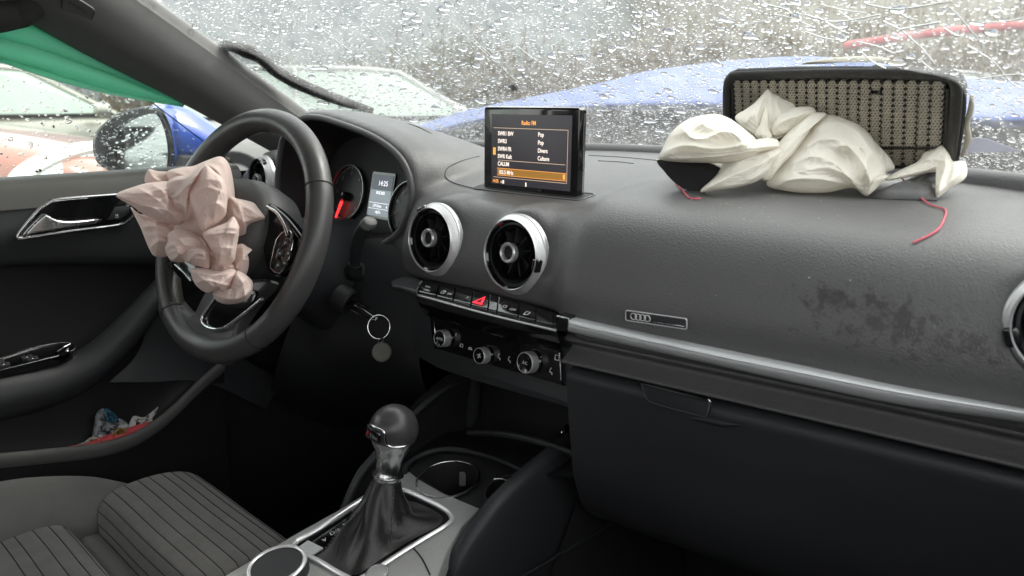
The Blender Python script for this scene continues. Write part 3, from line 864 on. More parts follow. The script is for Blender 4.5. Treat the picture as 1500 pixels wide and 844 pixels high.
glass = mesh('windscreen_glass', V.reshape(-1, 3), gridfaces(5, 50), M['ws'], windscreen)

# rain drops: small closed water lenses on the outside
M['water'] = mat('rain_water', (1, 1, 1), 0.0, spec=.5)
wb = M['water'].node_tree.nodes['Principled BSDF']
wb.inputs['Transmission Weight'].default_value = 1.0; wb.inputs['IOR'].default_value = 1.33
def drops(name, centres, ex, ey, ez, rad, hgt, label):
    k = 10; n = len(centres)
    a = np.linspace(0, 2*math.pi, k+1)[:-1]
    wob = 1+.16*rng.standard_normal((n, 1))*np.cos(a*2+rng.uniform(0, 6.28, (n, 1)))+.10*rng.standard_normal((n, 1))*np.cos(a*3+rng.uniform(0, 6.28, (n, 1)))
    str_ = rng.uniform(1.0, 1.75, (n, 1))
    rot = rng.uniform(-.35, .35, (n, 1))
    X = np.cos(a)*wob*rad[:, None]*str_; Y = np.sin(a)*wob*rad[:, None]
    X, Y = X*np.cos(rot)-Y*np.sin(rot), X*np.sin(rot)+Y*np.cos(rot)
    V = np.zeros((n, 3*k+2, 3))
    def put(sl, fx, z): V[:, sl] = centres[:, None]+ex[:, None]*(X*fx)[..., None]+ey[:, None]*(Y*fx)[..., None]+ez[:, None]*(z[:, None, None])
    put(slice(0, k), 1.0, np.zeros(n)); put(slice(k, 2*k), .86, hgt*.52); put(slice(2*k, 3*k), .52, hgt*.88)
    V[:, 3*k] = centres+ez*hgt[:, None]; V[:, 3*k+1] = centres
    F = []
    for j in range(k):
        j2 = (j+1) % k
        for b in (0, k): F += [(b+j, b+j2, b+k+j2), (b+j, b+k+j2, b+k+j)]
        F += [(2*k+j, 2*k+j2, 3*k), (j2, j, 3*k+1)]
    F = np.array(F)
    T = (F[None]+(np.arange(n)*(3*k+2))[:, None, None]).reshape(-1)
    me = bpy.data.meshes.new(name)
    me.vertices.add(n*(3*k+2)); me.vertices.foreach_set('co', V.astype(np.float32).ravel())
    nt_ = len(T)//3
    me.loops.add(len(T)); me.loops.foreach_set('vertex_index', T.astype(np.int32))
    me.polygons.add(nt_); me.polygons.foreach_set('loop_start', np.arange(0, len(T), 3, dtype=np.int32))
    sm = np.tile(np.array(([True]*5+[False])*k), n)
    me.polygons.foreach_set('use_smooth', np.resize(sm, nt_))
    me.update()
    # the flat foot keeps a hard edge
    o = link(name, me, M['water'], None, smooth=False)
    return tag(o, label, 'rain drops', kind='stuff')
def scatter(n, med, sig, rmin, rmax, smax, gap, taken, sbias=0.0):
    out = []
    r_ = np.clip(med*np.exp(sig*rng.standard_normal(n)), rmin, rmax); r_ = np.sort(r_)[::-1]
    for r in r_:
        for _ in range(4):
            x = rng.uniform(-.66, .74); s = rng.uniform(-.01, smax)
            if sbias and rng.random() > math.exp(-s/sbias): continue
            cx_, cs_ = int(x/.012), int(s/.012); ok = True
            for i in (-1, 0, 1):
                for j in (-1, 0, 1):
                    for (x2, s2, r2) in taken.get((cx_+i, cs_+j), ()):
                        if (x-x2)**2+(s-s2)**2 < ((r+r2)*gap)**2: ok = False; break
                    if not ok: break
                if not ok: break
            if ok:
                taken.setdefault((cx_, cs_), []).append((x, s, r)); out.append((x, s, r)); break
    return out
taken = {}
dl = scatter(1700, .0026, .5, .0013, .0075, .46, 1.1, taken) + scatter(13000, .0011, .4, .0006, .0028, .46, .95, taken) + scatter(5000, .0010, .3, .0006, .002, .2, .95, taken, .07)
DC = np.array([ws(x, s, .0005) for x, s, r in dl]); DR = np.array([r for *_, r in dl])
tx = np.array([(lambda t: t/np.linalg.norm(t))(np.array([1, (base_y(x+.01)-base_y(x-.01))/.02, 0])) for x, s, r in dl])
tz = np.cross(tx, WS_D); tz /= np.linalg.norm(tz, axis=1)[:, None]; tz *= np.sign(tz[:, 2:3]); ty = np.cross(tz, tx)
drops('rain_drops', DC, tx, ty, tz, DR, DR*rng.uniform(.28, .5, len(DR)), 'beads of rain water standing all over the windscreen')

# cracks and wiper scratches
M['crack'] = mat('cracked_glass_edge', (.85, .87, .87), .25, spec=.8)
def glass_line(name, pts, r):
    q = []
    for a, b in pts:
        x, s = ws_px(a, b); q.append(ws(x, s, -.0012))
    return tube(name, q, r, M['crack'], windscreen, n=4, sub=3)
cracks = [[(1050, 28), (1085, 36), (1110, 32)], [(1135, 20), (1160, 25), (1195, 40)], [(1058, 88), (1075, 78), (1105, 62)], [(1004, 95), (1040, 68), (1080, 36)],
          [(1180, 20), (1215, 30), (1250, 28), (1290, 20)], [(1230, 15), (1255, 30), (1290, 25), (1320, 14)], [(1270, 5), (1310, 12), (1350, 8), (1395, 0)],
          [(1295, 30), (1320, 42), (1335, 55), (1352, 70), (1370, 92)], [(1320, 42), (1350, 36), (1378, 31)], [(1392, 9), (1405, 22), (1420, 40), (1435, 58), (1440, 70)],
          [(1418, 65), (1440, 78), (1460, 92), (1480, 118), (1498, 128)], [(1256, 60), (1285, 66), (1310, 77)], [(1195, 22), (1230, 42), (1245, 48)], [(1150, 58), (1140, 66), (1125, 72)],
          [(1430, 115), (1460, 110), (1500, 107)], [(1440, 32), (1460, 31), (1462, 33)], [(1475, 30), (1500, 25)], [(1350, 88), (1362, 98), (1368, 102)], [(720, 76), (745, 72), (760, 68), (772, 48)],
          [(760, 68), (775, 80), (787, 88)], [(1100, 32), (1130, 28), (1150, 20)], [(1200, 5), (1240, 14), (1270, 18)], [(1310, 12), (1330, 24), (1345, 28)], [(1180, 45), (1210, 55), (1240, 58)],
          [(1330, 50), (1350, 45), (1368, 40)], [(1384, 40), (1400, 50), (1412, 52)], [(1262, 75), (1280, 90), (1300, 100)], [(1120, 5), (1150, 12), (1165, 22)]]
for c in cracks: glass_line('crack', c, rng.uniform(.0005, .0009))
for (a, b, c, d) in ((646, 10, 740, 100), (740, 0, 790, 42), (662, 33, 760, 120), (430, 0, 500, 60), (520, 20, 620, 110), (840, 0, 905, 70), (350, 10, 400, 60), (600, 110, 650, 150), (470, 40, 560, 110), (920, 0, 960, 40)):
    glass_line('wiper_scratch', [(a, b), ((a+c)/2, (b+d)/2), (c, d)], .00030)
tag(windscreen.children[0], None)
# black band and rail along the foot of the glass
xs2 = np.linspace(-.62, .76, 24)
surf('foot_rail', [[(x, base_y(x)-.028, .088) for x in xs2], [(x, base_y(x)-.024, .101) for x in xs2], [(x, base_y(x)-.010, .106) for x in xs2], [(x, base_y(x)+.006, .100) for x in xs2], [(x, base_y(x)+.01, .08) for x in xs2]],
     M['dash'], dashboard, nu=3, nv=2)
# loose dark seal lying on the outside of the glass near the pillar
q = []
for a, b in ((318, 78), (335, 76), (356, 82), (380, 93), (402, 112), (430, 128), (462, 142), (500, 156), (545, 170)):
    x, s = ws_px(a, b); q.append(ws(x, s, .012))
sl_ = top(tube('rubber_seal', q, [.008, .015, .022, .020, .020, .021, .020, .018, .010], M['rubber'], None, n=12, sub=5, flat=.5, up=(0, .55, .83)))
tag(sl_, 'loose black rubber strip lying on the outside of the windscreen beside the pillar', 'rubber strip')
x, s = ws_px(748, 129); c0 = ws(x, s, .003)
fr_ = [ws(*ws_px(a, b), .003) for a, b in ((738, 124), (747, 128), (752, 125), (759, 130), (757, 135), (750, 134))]
fb = [p+np.array([0, .001, .003]) for p in fr_]
top(tag(mesh('leaf_scrap', fr_+fb, [tuple(range(6)), tuple(range(6, 12))[::-1]]+[(i, (i+1) % 6, 6+(i+1) % 6, 6+i) for i in range(6)], M['rubber'], None, smooth=False),
        'small dark scrap stuck on the windscreen above the radio screen', 'scrap'))

# ------------------------------------------------------------------ driver's side pillar and roof
pillar = thing('windscreen_pillar', (-.66, .1, .1), 'sloping grey windscreen pillar trim on the driver side with an embossed word', 'pillar')
EL = [(-60, -30), (43, 34), (133, 84), (233, 134), (327, 184), (400, 224)]
ER = [(110, -62), (203, 0), (313, 78), (370, 120), (437, 169), (500, 214)]
rows = []
for (a, b), (c, d) in zip(EL, ER):
    rr = lambda k: (a+(c-a)*k, b+(d-b)*k)
    e = P(c, d, x=-.655)
    rows.append([P(a, b, x=-.722)+np.array([-.05, .03, 0]), P(a, b, x=-.715), P(*rr(.12), x=-.695), P(*rr(.38), x=-.664), P(*rr(.70), x=-.650), P(*rr(.95), x=-.652), e, e+np.array([-.02, .03, .01]), e+np.array([-.08, .04, .02])])
pt = surf('pillar_trim', rows, M['pillar'], pillar, nu=8, nv=4)
def pil(px, py): return P(px, py, x=-.660)
po = pil(115, 12); pn = np.cross(pil(203, 0)-pil(100, -60), np.array(P(115, 12, x=-.650))-np.array(P(80, 45, x=-.69))); pn /= np.linalg.norm(pn)
if np.dot(pn, CAM-po) < 0: pn = -pn
po = po+pn*.004
qt, Ft = pxpoly([(93, -4), (98, -10), (135, 12), (137, 20), (133, 29), (126, 31), (94, 14), (91, 6)], po, pn, pil(200, 60)-pil(100, 0), sub=3)
ap = plate('airbag_plaque', qt, (Ft[0]-Ft[3]*.004, *Ft[1:]), .006, M['pillar'], pillar, bev=.001)
tube('plaque_rim', [loc2w(Ft, [*p, .0012])[0] for p in qt], .0010, M['dark'], ap, n=6, sub=1, closed=True)
text('lettering', 'AIRBAG', (PL(114, 11, po+Ft[3]*.0022, pn)-Ft[2]*.003, *Ft[1:]), .0085, M['dark'], ap, 'CENTER')

body = thing('car_cabin', (0, -.6, -.8), 'dark car cabin shell of roof lining, floor and side sills round the seats', 'car cabin')
top_edge = [ws(x, .60) for x in np.linspace(-.66, .72, 9)]
V = [[p+np.array([0, .02, .0]) for p in top_edge], [p+np.array([0, -.10, .012]) for p in top_edge]]
for y in (-.9, -1.5, -2.0): V.append([np.array([p[0], y, .50-.03*(abs(p[0])/.66)**2-(.06 if y < -1.8 else 0)]) for p in top_edge])
surf('roof_lining', V, M['roof'], body, solid=.03)
box('cabin_floor', (-.78, -2.3, -.80), (.80, .62, -.76), M['carpet'], body)
box('bulkhead', (-.78, .56, -.80), (.80, .62, .05), M['black'], body)
box('rear_seat', (-.70, -1.75, -.76), (.70, -1.5, .12), M['fabric2'], body, bev=.06)
box('parcel_shelf', (-.74, -2.3, -.05), (.74, -1.74, .0), M['carpet'], body)
box('tail_panel', (-.78, -2.36, -.80), (.80, -2.30, .10), M['black'], body)
surf('driver_sill', [[(-.80, y, z) for y in (-1.2, -.4, .1, .62)] for z in (-.80, -.4, .0, .035)], M['dark'], body, solid=.03)
surf('kick_panel', [[(-.74, y, z) for y in (-.10, .1, .3, .6)] for z in (-.80, -.5, -.2, .02)], M['carpet'], body)
surf('footrest', [[(x, y, z) for x in (-.74, -.45, -.12)] for y, z in ((.1, -.76), (.40, -.72), (.50, -.55), (.55, -.3))], M['carpet'], body)
surf('passenger_door_trim', [[(.82, y, z) for y in (-1.2, -.4, .1, .6)] for z in (-.78, -.4, -.05, .05)], M['dark'], body, solid=.05)
surf('rear_side_trim', [[(.80, y, z) for y in (-2.3, -1.8, -1.2)] for z in (-.78, -.3, .08)], M['dark'], body, solid=.05)
surf('rear_side_trim', [[(-.80, y, z) for y in (-2.3, -1.8, -1.1)] for z in (-.78, -.3, .08)], M['dark'], body, solid=.05)
for sx in (-1, 1):
    tube('door_pillar', [(sx*.74, -.95, .0), (sx*.70, -1.0, .25), (sx*.62, -1.05, .48)], .05, M['roof'], body, n=10)
    tube('rear_pillar', [(sx*.74, -2.2, .0), (sx*.66, -2.1, .25), (sx*.58, -1.95, .46)], .09, M['roof'], body, n=10)
tube('windscreen_pillar', [(.80, .03, .08), (.755, -.2, .25), (.68, -.5, .46)], .045, M['pillar'], body, n=10)
tube('roof_rail', [P(75, -25, x=-.69), P(50, 2, x=-.695), P(38, 16, x=-.695), P(20, 22, x=-.70), P(-40, 28, x=-.70), P(-200, 30, x=-.68)], [.02, .022, .020, .021, .024, .03], M['roof'], body, n=12)
surf('roof_rail', [[(-.70, -.30, .33), (-.70, -.6, .38), (-.68, -1.3, .42), (-.66, -2.0, .40)], [(-.62, -.34, .45), (-.62, -.6, .48), (-.62, -1.3, .49), (-.6, -2.0, .46)]], M['roof'], body)
surf('roof_rail', [[(.74, -.42, .38), (.72, -.7, .40), (.70, -1.3, .42), (.66, -2.0, .40)], [(.66, -.42, .47), (.64, -.7, .485), (.62, -1.3, .49), (.6, -2.0, .46)]], M['roof'], body)

# ------------------------------------------------------------------ driver's door
door = thing('driver_door', (-.7, -.4, -.6), 'black driver door trim with chrome-framed handle recess, armrest and rubbish-filled pocket', 'car door')
ys = [-.95, -.7, -.5, -.35, -.2, -.06, .05]
def zb(y): return -.066-.10*max(0, (y+.38)/.25)*.35
prof = [(-.80, .050), (-.765, .060), (-.725, .062), (-.704, .056), (-.695, .040), (-.690, .015), (-.690, -.02), (-.694, -.045), (-.702, None), (-.725, None)]
rows = []
for i, (x, z) in enumerate(prof): rows.append([(x, y, z if z is not None else zb(y)-(.0 if i == 8 else .010)) for y in ys])
surf('door_sill_pad', rows[:6], M['door'], door, nu=3, nv=3)
surf('door_top_pad', [[(x+(-.002 if i == 0 else .001), y, z) for x, y, z in r_] for i, r_ in enumerate(rows[5:])], M['dark'], door, nu=3, nv=3)
tube('pad_seam', [(x+.0005, y, z) for x, y, z in rows[5]], .0012, M['black'], door, n=5, sub=3)
surf('door_recess', [[(-.724, y, zb(y)+.01) for y in ys], [(-.738, y, zb(y)-.03) for y in ys], [(-.742, y, -.2) for y in ys], [(-.735, y, -.34) for y in ys], [(-.73, y, -.46) for y in ys]], M['black'], door)
# handle recess
hx = -.689
qz, Fz = pxpoly([(25, 346), (33, 333), (57, 306), (69, 297), (84, 292), (171, 285), (215, 282), (218, 296), (197, 312), (187, 322), (171, 330), (100, 339), (33, 349)], (hx, -.2, 0), (1, 0, 0), (0, 1, 0))
qz = cr(qz, 3, True)
hr = plate('handle_recess', qz, (Fz[0]-Fz[3]*.004, *Fz[1:]), .006, M['gloss'], door)
tube('handle_bezel', [loc2w(Fz, [*p, .003])[0] for p in qz], .0030, M['chrome'], door, n=8, sub=1, closed=True)
lv = [(29, 345), (45, 327), (60, 314), (66, 314), (80, 321), (100, 323), (141, 320), (142, 324), (120, 331), (85, 336), (50, 341), (32, 346)]
ql, Fl = pxpoly(lv, (hx+.004, -.2, 0), (1, .12, 0), (0, 1, 0), sub=3)
plate('door_lever', ql, Fl, .010, M['chrome'], door, bev=.004, seg=4)
for pts, tx_ in (([(157, 322), (168, 303), (190, 300), (188, 312), (176, 321)], 1), ([(170, 300), (181, 288), (203, 286), (199, 299)], 0)):
    qb, Fb = pxpoly(pts, (hx+.003, -.2, 0), (1, 0, 0), (0, 1, 0))
    lb = plate('lock_button', qb, Fb, .003, M['dark'], door, bev=.0008)
    c = PL(170, 316.5, Fb[0], Fb[3])+Fb[3]*.0034 if tx_ else PL(186, 299.5, Fb[0], Fb[3])+Fb[3]*.0034
    G = (c, *Fb[1:])
    tube('lock_icon', [loc2w(G, [a, b, 0])[0] for a, b in ((-.002, -.002), (.002, -.002), (.002, .001), (-.002, .001))], .0004, M['white_print'], lb, n=4, sub=1, closed=True)
    tube('lock_icon', [loc2w(G, [a, b, 0])[0] for a, b in ((-.0014, .001), (-.0014, .0028), (.0014, .0028), (.0014, .001))], .0004, M['white_print'], lb, n=4, sub=1)
# armrest sweeping up to the front
A = [(-140, 600), (-60, 590), (0, 578), (60, 566), (110, 548), (150, 520), (190, 480), (222, 440), (236, 415)]
arm = tube('armrest', [P(a, b, x=-.672) for a, b in A], [.042, .042, .040, .038, .034, .029, .026, .021, .012], M['dark'], door, n=18, sub=5, flat=1.0)
tb = [(-60, 545), (0, 529), (40, 515), (75, 507), (104, 505), (112, 511), (98, 521), (60, 531), (0, 546), (-60, 560)]
so = P(40, 525, x=-.668); sn = (.30, 0, 1)
qs, Fs = pxpoly(tb, so, sn, (0, 1, 0), sub=2)
swp = plate('window_switch_panel', qs, (Fs[0]-Fs[3]*.012, *Fs[1:]), .016, M['gloss'], door, bev=.002)
tube('switch_panel_edge', [loc2w(Fs, [*p, .0042])[0] for p in qs], .0008, M['chrome'], swp, n=5, sub=1, closed=True)
for a, b in ((40, 529), (48, 531), (6, 540), (-2, 536)):
    c = PL(a, b, so, sn); F = (c+Fs[3]*.004, *Fs[1:])
    k = plate('window_switch', rrect(.016, .010, .002), F, .005, M['dark'], swp, bev=.0015)
    lathe('switch_chrome', [(.0001, .0060), (.0022, .0056), (.0026, .005)], F, M['bright'], k, n=10)
c = PL(93, 519, so, sn); F = (c+Fs[3]*.004, *Fs[1:])
lathe('mirror_dial', [(.011, 0), (.010, .006), (.008, .0075), (.0001, .0075)], F, M['gloss'], swp, n=24)
tube('dial_chrome', [loc2w(F, [-.010, -.003, .006])[0], loc2w(F, [0, .0, .009])[0], loc2w(F, [.012, .004, .010])[0]], .0016, M['bright'], swp, n=6)
# map pocket
lipp = [(-120, 684), (-40, 680), (0, 675), (71, 668), (142, 660), (190, 647), (226, 627), (256, 603), (288, 571), (330, 534)]
LT = [P(a, b-7, x=-.640-.0001*max(0, a-150)) for a, b in lipp]; LB = [P(a, b+7, x=-.640-.0001*max(0, a-150)) for a, b in lipp]
up = np.array([0, 0, 1.])
rows = [[p+np.array([-.012, 0, -.03]) for p in LT], [p+np.array([-.010, 0, 0]) for p in LT], LT, LB, [p+np.array([-.004, 0, -.006]) for p in LB], [p+np.array([-.02, 0, -.10]) for p in LB], [p+np.array([-.03, 0, -.35]) for p in LB]]
surf('door_pocket', rows[:5], M['pillar'], door, nu=2)
surf('door_lower_panel', rows[4:], M['black'], door, nu=2)
surf('pocket_back', [[p+np.array([-.055, 0, .14]) for p in LT], [p+np.array([-.06, 0, .04]) for p in LT], [p+np.array([-.05, 0, -.02]) for p in LT], [p+np.array([-.01, 0, -.05]) for p in LT]], M['black'], door)
surf('door_front_fill', [[P(a, b, x=-.69) for a, b in ((225, 455), (260, 480), (345, 520), (420, 560))], [P(a, b, x=-.68) for a, b in ((200, 520), (255, 520), (320, 540), (400, 580))], [P(a, b, x=-.66) for a, b in ((160, 560), (220, 560), (300, 560), (390, 600))]], M['dark'], door)
# the side window
M['sg'] = glassmat('side_window_glass', (.84, .93, .89), haze=.05)
gx_ = -.745
gp = [(-260, -60), (60, -30), (215, 147), (265, 180), (345, 243), (345, 300), (-260, 300)]
gv = [P(a, b, x=gx_) for a, b in gp]
sg = mesh('side_window_glass', gv, [tuple(range(len(gv)))], M['sg'], door, smooth=False)
tube('window_edge', [P(205, 140, x=gx_), P(225, 152, x=gx_), P(345, 243, x=gx_)], .0011, M['rubber'], door, n=5, sub=1)
cand = [(rng.uniform(-15, 330), rng.uniform(85, 262)) for _ in range(700)]
pc = []
for a, b in cand:
    if a > 215 and b < 147+(a-215)*.74+3: continue
    pc.append(P(a, b, x=gx_-.0006))
pc = np.array(pc); n_ = len(pc)
r2 = np.clip(.0012*np.exp(.5*rng.standard_normal(n_)), .0007, .0042)
drops('rain_drops', pc, np.tile([0, 1., 0], (n_, 1)), np.tile([0, 0, 1.], (n_, 1)), np.tile([-1., 0, 0], (n_, 1)), r2, r2*.45, 'small rain drops on the driver side window')

# ------------------------------------------------------------------ green curtain hanging over the side window
cur_t = [(-120, -40), (-40, 0), (10, 12), (60, 30), (120, 60), (180, 92), (235, 124), (272, 148)]
cur_b = [(-120, 62), (-40, 82), (0, 93), (50, 108), (105, 124), (160, 138), (215, 149), (268, 157)]
rows = []
for k in range(73):
    s = k/72; row = []
    for j, ((a, b), (c, d)) in enumerate(zip(cur_t, cur_b)):
        am = (1-j/8.2)**.6                     # the tucks close up towards the pillar
        ph_ = 2*math.pi*(2.6*s+.05*j)
        v_ = s+.105*am*math.sin(ph_)*min(1, 6*s*(1-s))
        x = -.724-.004*s+.007*am*math.cos(ph_)+.003*math.sin(s*17+j*.8)
        row.append(P(a+(c-a)*v_, b+(d-b)*v_+2.0*math.sin(j*1.3+s*9)*am, x=x))
    rows.append(row)
mg = mat('green_airbag_cloth', (.34, .74, .56), .62, var=.10, vscale=18, bump=.25, bscale=60, btype='noise', dist=.002, sheen=.2)
gb = mg.node_tree.nodes['Principled BSDF']; ntg = mg.node_tree
tl = nd(ntg, 'ShaderNodeBsdfTranslucent'); tl.inputs[0].default_value = (.32, .86, .66, 1)
mxs = nd(ntg, 'ShaderNodeMixShader'); mxs.inputs[0].default_value = .5
ntg.links.new(gb.outputs[0], mxs.inputs[1]); ntg.links.new(tl.outputs[0], mxs.inputs[2]); ntg.links.new(mxs.outputs[0], ntg.nodes['Material Output'].inputs['Surface'])
V = surfv(rows, 1, 6)
gc = top(mesh('curtain_airbag', V.reshape(-1, 3), gridfaces(V.shape[0], V.shape[1]), mg))
sd = gc.modifiers.new('cloth', 'SOLIDIFY'); sd.thickness = .0008
tag(gc, 'green cloth curtain airbag hanging in folds across the top of the driver window', 'airbag')

# ------------------------------------------------------------------ steering wheel
WC = np.array([-.337, -.148, -.004]); WT, WY = R(22.63), R(5.73)
wx_ = np.array([math.cos(WY), math.sin(WY), 0]); wn0 = np.array([math.sin(WY), -math.cos(WY), 0])
wy_ = np.array([0, 0, 1.])*math.cos(WT)-wn0*math.sin(WT); wz_ = np.cross(wx_, wy_)
WF = (WC, wx_, wy_, wz_)
wheel = thing('steering_wheel', WC, 'worn black leather steering wheel with silver-edged lower spoke, its burst pink airbag hanging out', 'steering wheel')
WR = .1705
def rim(a0, a1, m, name, r=.0168, flat=1.12):
    n = max(8, int(abs(a1-a0)/4))
    tube(name, [loc2w(WF, [WR*math.cos(R(a)), WR*math.sin(R(a)), 0])[0] for a in np.linspace(a0, a1, n)], r, m, wheel, n=20, sub=2, flat=flat, up=wz_)
rim(28, 152, M['leather'], 'rim_leather'); rim(152, 232, M['leather2'], 'rim_leather'); rim(232, 308, M['leather'], 'rim_leather'); rim(308, 388, M['leather'], 'rim_leather')
for a in (28, 152, 232, 308):
    c = loc2w(WF, [WR*math.cos(R(a)), WR*math.sin(R(a)), 0])[0]; e1 = wx_*math.cos(R(a))+wy_*math.sin(R(a))
    tube('rim_seam', [c+e1*0.0171*math.cos(t)+wz_*0.0171*1.12*math.sin(t) for t in np.linspace(0, 2*math.pi, 25)[:-1]], .0009, M['black'], wheel, n=5, sub=1, closed=True)
for k in range(22):                            # cross stitches on the inside of the lower left rim
    a = R(176+k*2.5)
    e1 = wx_*math.cos(a)+wy_*math.sin(a); e2 = -wx_*math.sin(a)+wy_*math.cos(a); c = WC+e1*WR
    p = c+(-e1*math.cos(R(38))+wz_*1.12*math.sin(R(38)))*.0173
    tube('stitch', [p-e2*.0034+wz_*.0030, p+e1*-.0012, p+e2*.0034-wz_*.0030-e1*.0006], .0011, M['black'], wheel, n=5, sub=1)
# hub
lathe('hub_shell', [(.074, -.055), (.080, -.03), (.082, -.008), (.079, .004)], WF, M['dark'], wheel, n=48)
lathe('airbag_cover', [(.079, .002), (.0785, .012), (.074, .026), (.062, .036), (.045, .040), (.0001, .041)], WF, M['hubpad'], wheel, n=48)
# lower spoke with its silver fork
sp = [(236, 452), (252, 432), (285, 462), (300, 440), (318, 418), (380, 410), (400, 415), (376, 445), (352, 482), (345, 520), (322, 534), (280, 520), (252, 490)]
qs_, Fs_ = pxpoly(sp, WC-wz_*.004, wz_, wx_, sub=3)
plate('lower_spoke', qs_, (Fs_[0]-Fs_[3]*.010, *Fs_[1:]), .018, M['leather'], wheel, bev=.006, seg=3)
sl2 = [(318, 434), (372, 424), (374, 440), (352, 462), (326, 480), (310, 481), (300, 474), (302, 462)]
q3, F3 = pxpoly(sl2, WC+wz_*.0055, wz_, wx_, sub=3)
plate('spoke_inlay', q3, (F3[0]-F3[3]*.001, *F3[1:]), .0035, M['gloss'], wheel, bev=.001)
tube('spoke_trim', [PL(a, b, WC+wz_*.0090, wz_) for a, b in ((322, 426), (309, 446), (297, 463), (298, 475), (310, 482), (327, 481), (352, 464), (384, 438))], .0024, M['chrome'], wheel, n=8)
# right-hand spoke with switches
rs = [(392, 300), (410, 308), (428, 326), (446, 352), (452, 378), (430, 392), (410, 404), (394, 396), (386, 350)]
q4, F4 = pxpoly(rs, WC+wz_*.004, wz_, wx_, sub=3)
plate('side_spoke', q4, (F4[0]-F4[3]*.010, *F4[1:]), .014, M['gloss'], wheel, bev=.004, seg=3)
tube('spoke_trim', [PL(a, b, WC+wz_*.016, wz_) for a, b in ((391, 303), (405, 312), (416, 330), (421, 346))], .0022, M['chrome'], wheel, n=8)
kb = [(404, 376), (410, 352), (424, 339), (434, 346), (432, 366), (424, 390), (414, 402), (402, 394)]
q5, F5 = pxpoly(kb, WC+wz_*.008, wz_, wx_)
kp = plate('switch_pad', q5, F5, .006, M['gloss'], wheel, bev=.0015)
tube('switch_pad_edge', [loc2w(F5, [*p, .0055])[0] for p in cr(q5, 2, True)], .0007, M['chrome'], kp, n=5, sub=1, closed=True)
for a, b, w, h in ((420, 356, .010, .008), (412, 372, .010, .008), (424, 372, .009, .008), (409, 389, .010, .007), (419, 386, .009, .007)):
    c = PL(a, b, WC+wz_*.014, wz_); F = frame_at(c, wz_, F5[1]*.9+F5[2]*.3)
    k = plate('switch', rrect(w, h, .0015), F, .0022, M['dark'], kp, bev=.0006)
    tube('icon', [loc2w(F, [-.0018, -.0012, .0025])[0], loc2w(F, [.0, .0014, .0025])[0], loc2w(F, [.0018, -.0012, .0025])[0]], .0003, M['white_print'], k, n=4, sub=1)
ls = [(240, 360), (262, 372), (292, 392), (300, 412), (282, 420), (262, 404), (246, 384)]
q6, F6 = pxpoly(ls, WC+wz_*.006, wz_, wx_, sub=2)
lk = plate('side_spoke', q6, (F6[0]-F6[3]*.006, *F6[1:]), .010, M['gloss'], wheel, bev=.002)
tube('spoke_trim', [PL(a, b, WC+wz_*.012, wz_) for a, b in ((256, 388), (268, 398), (280, 412))], .0014, M['chrome'], wheel, n=6)

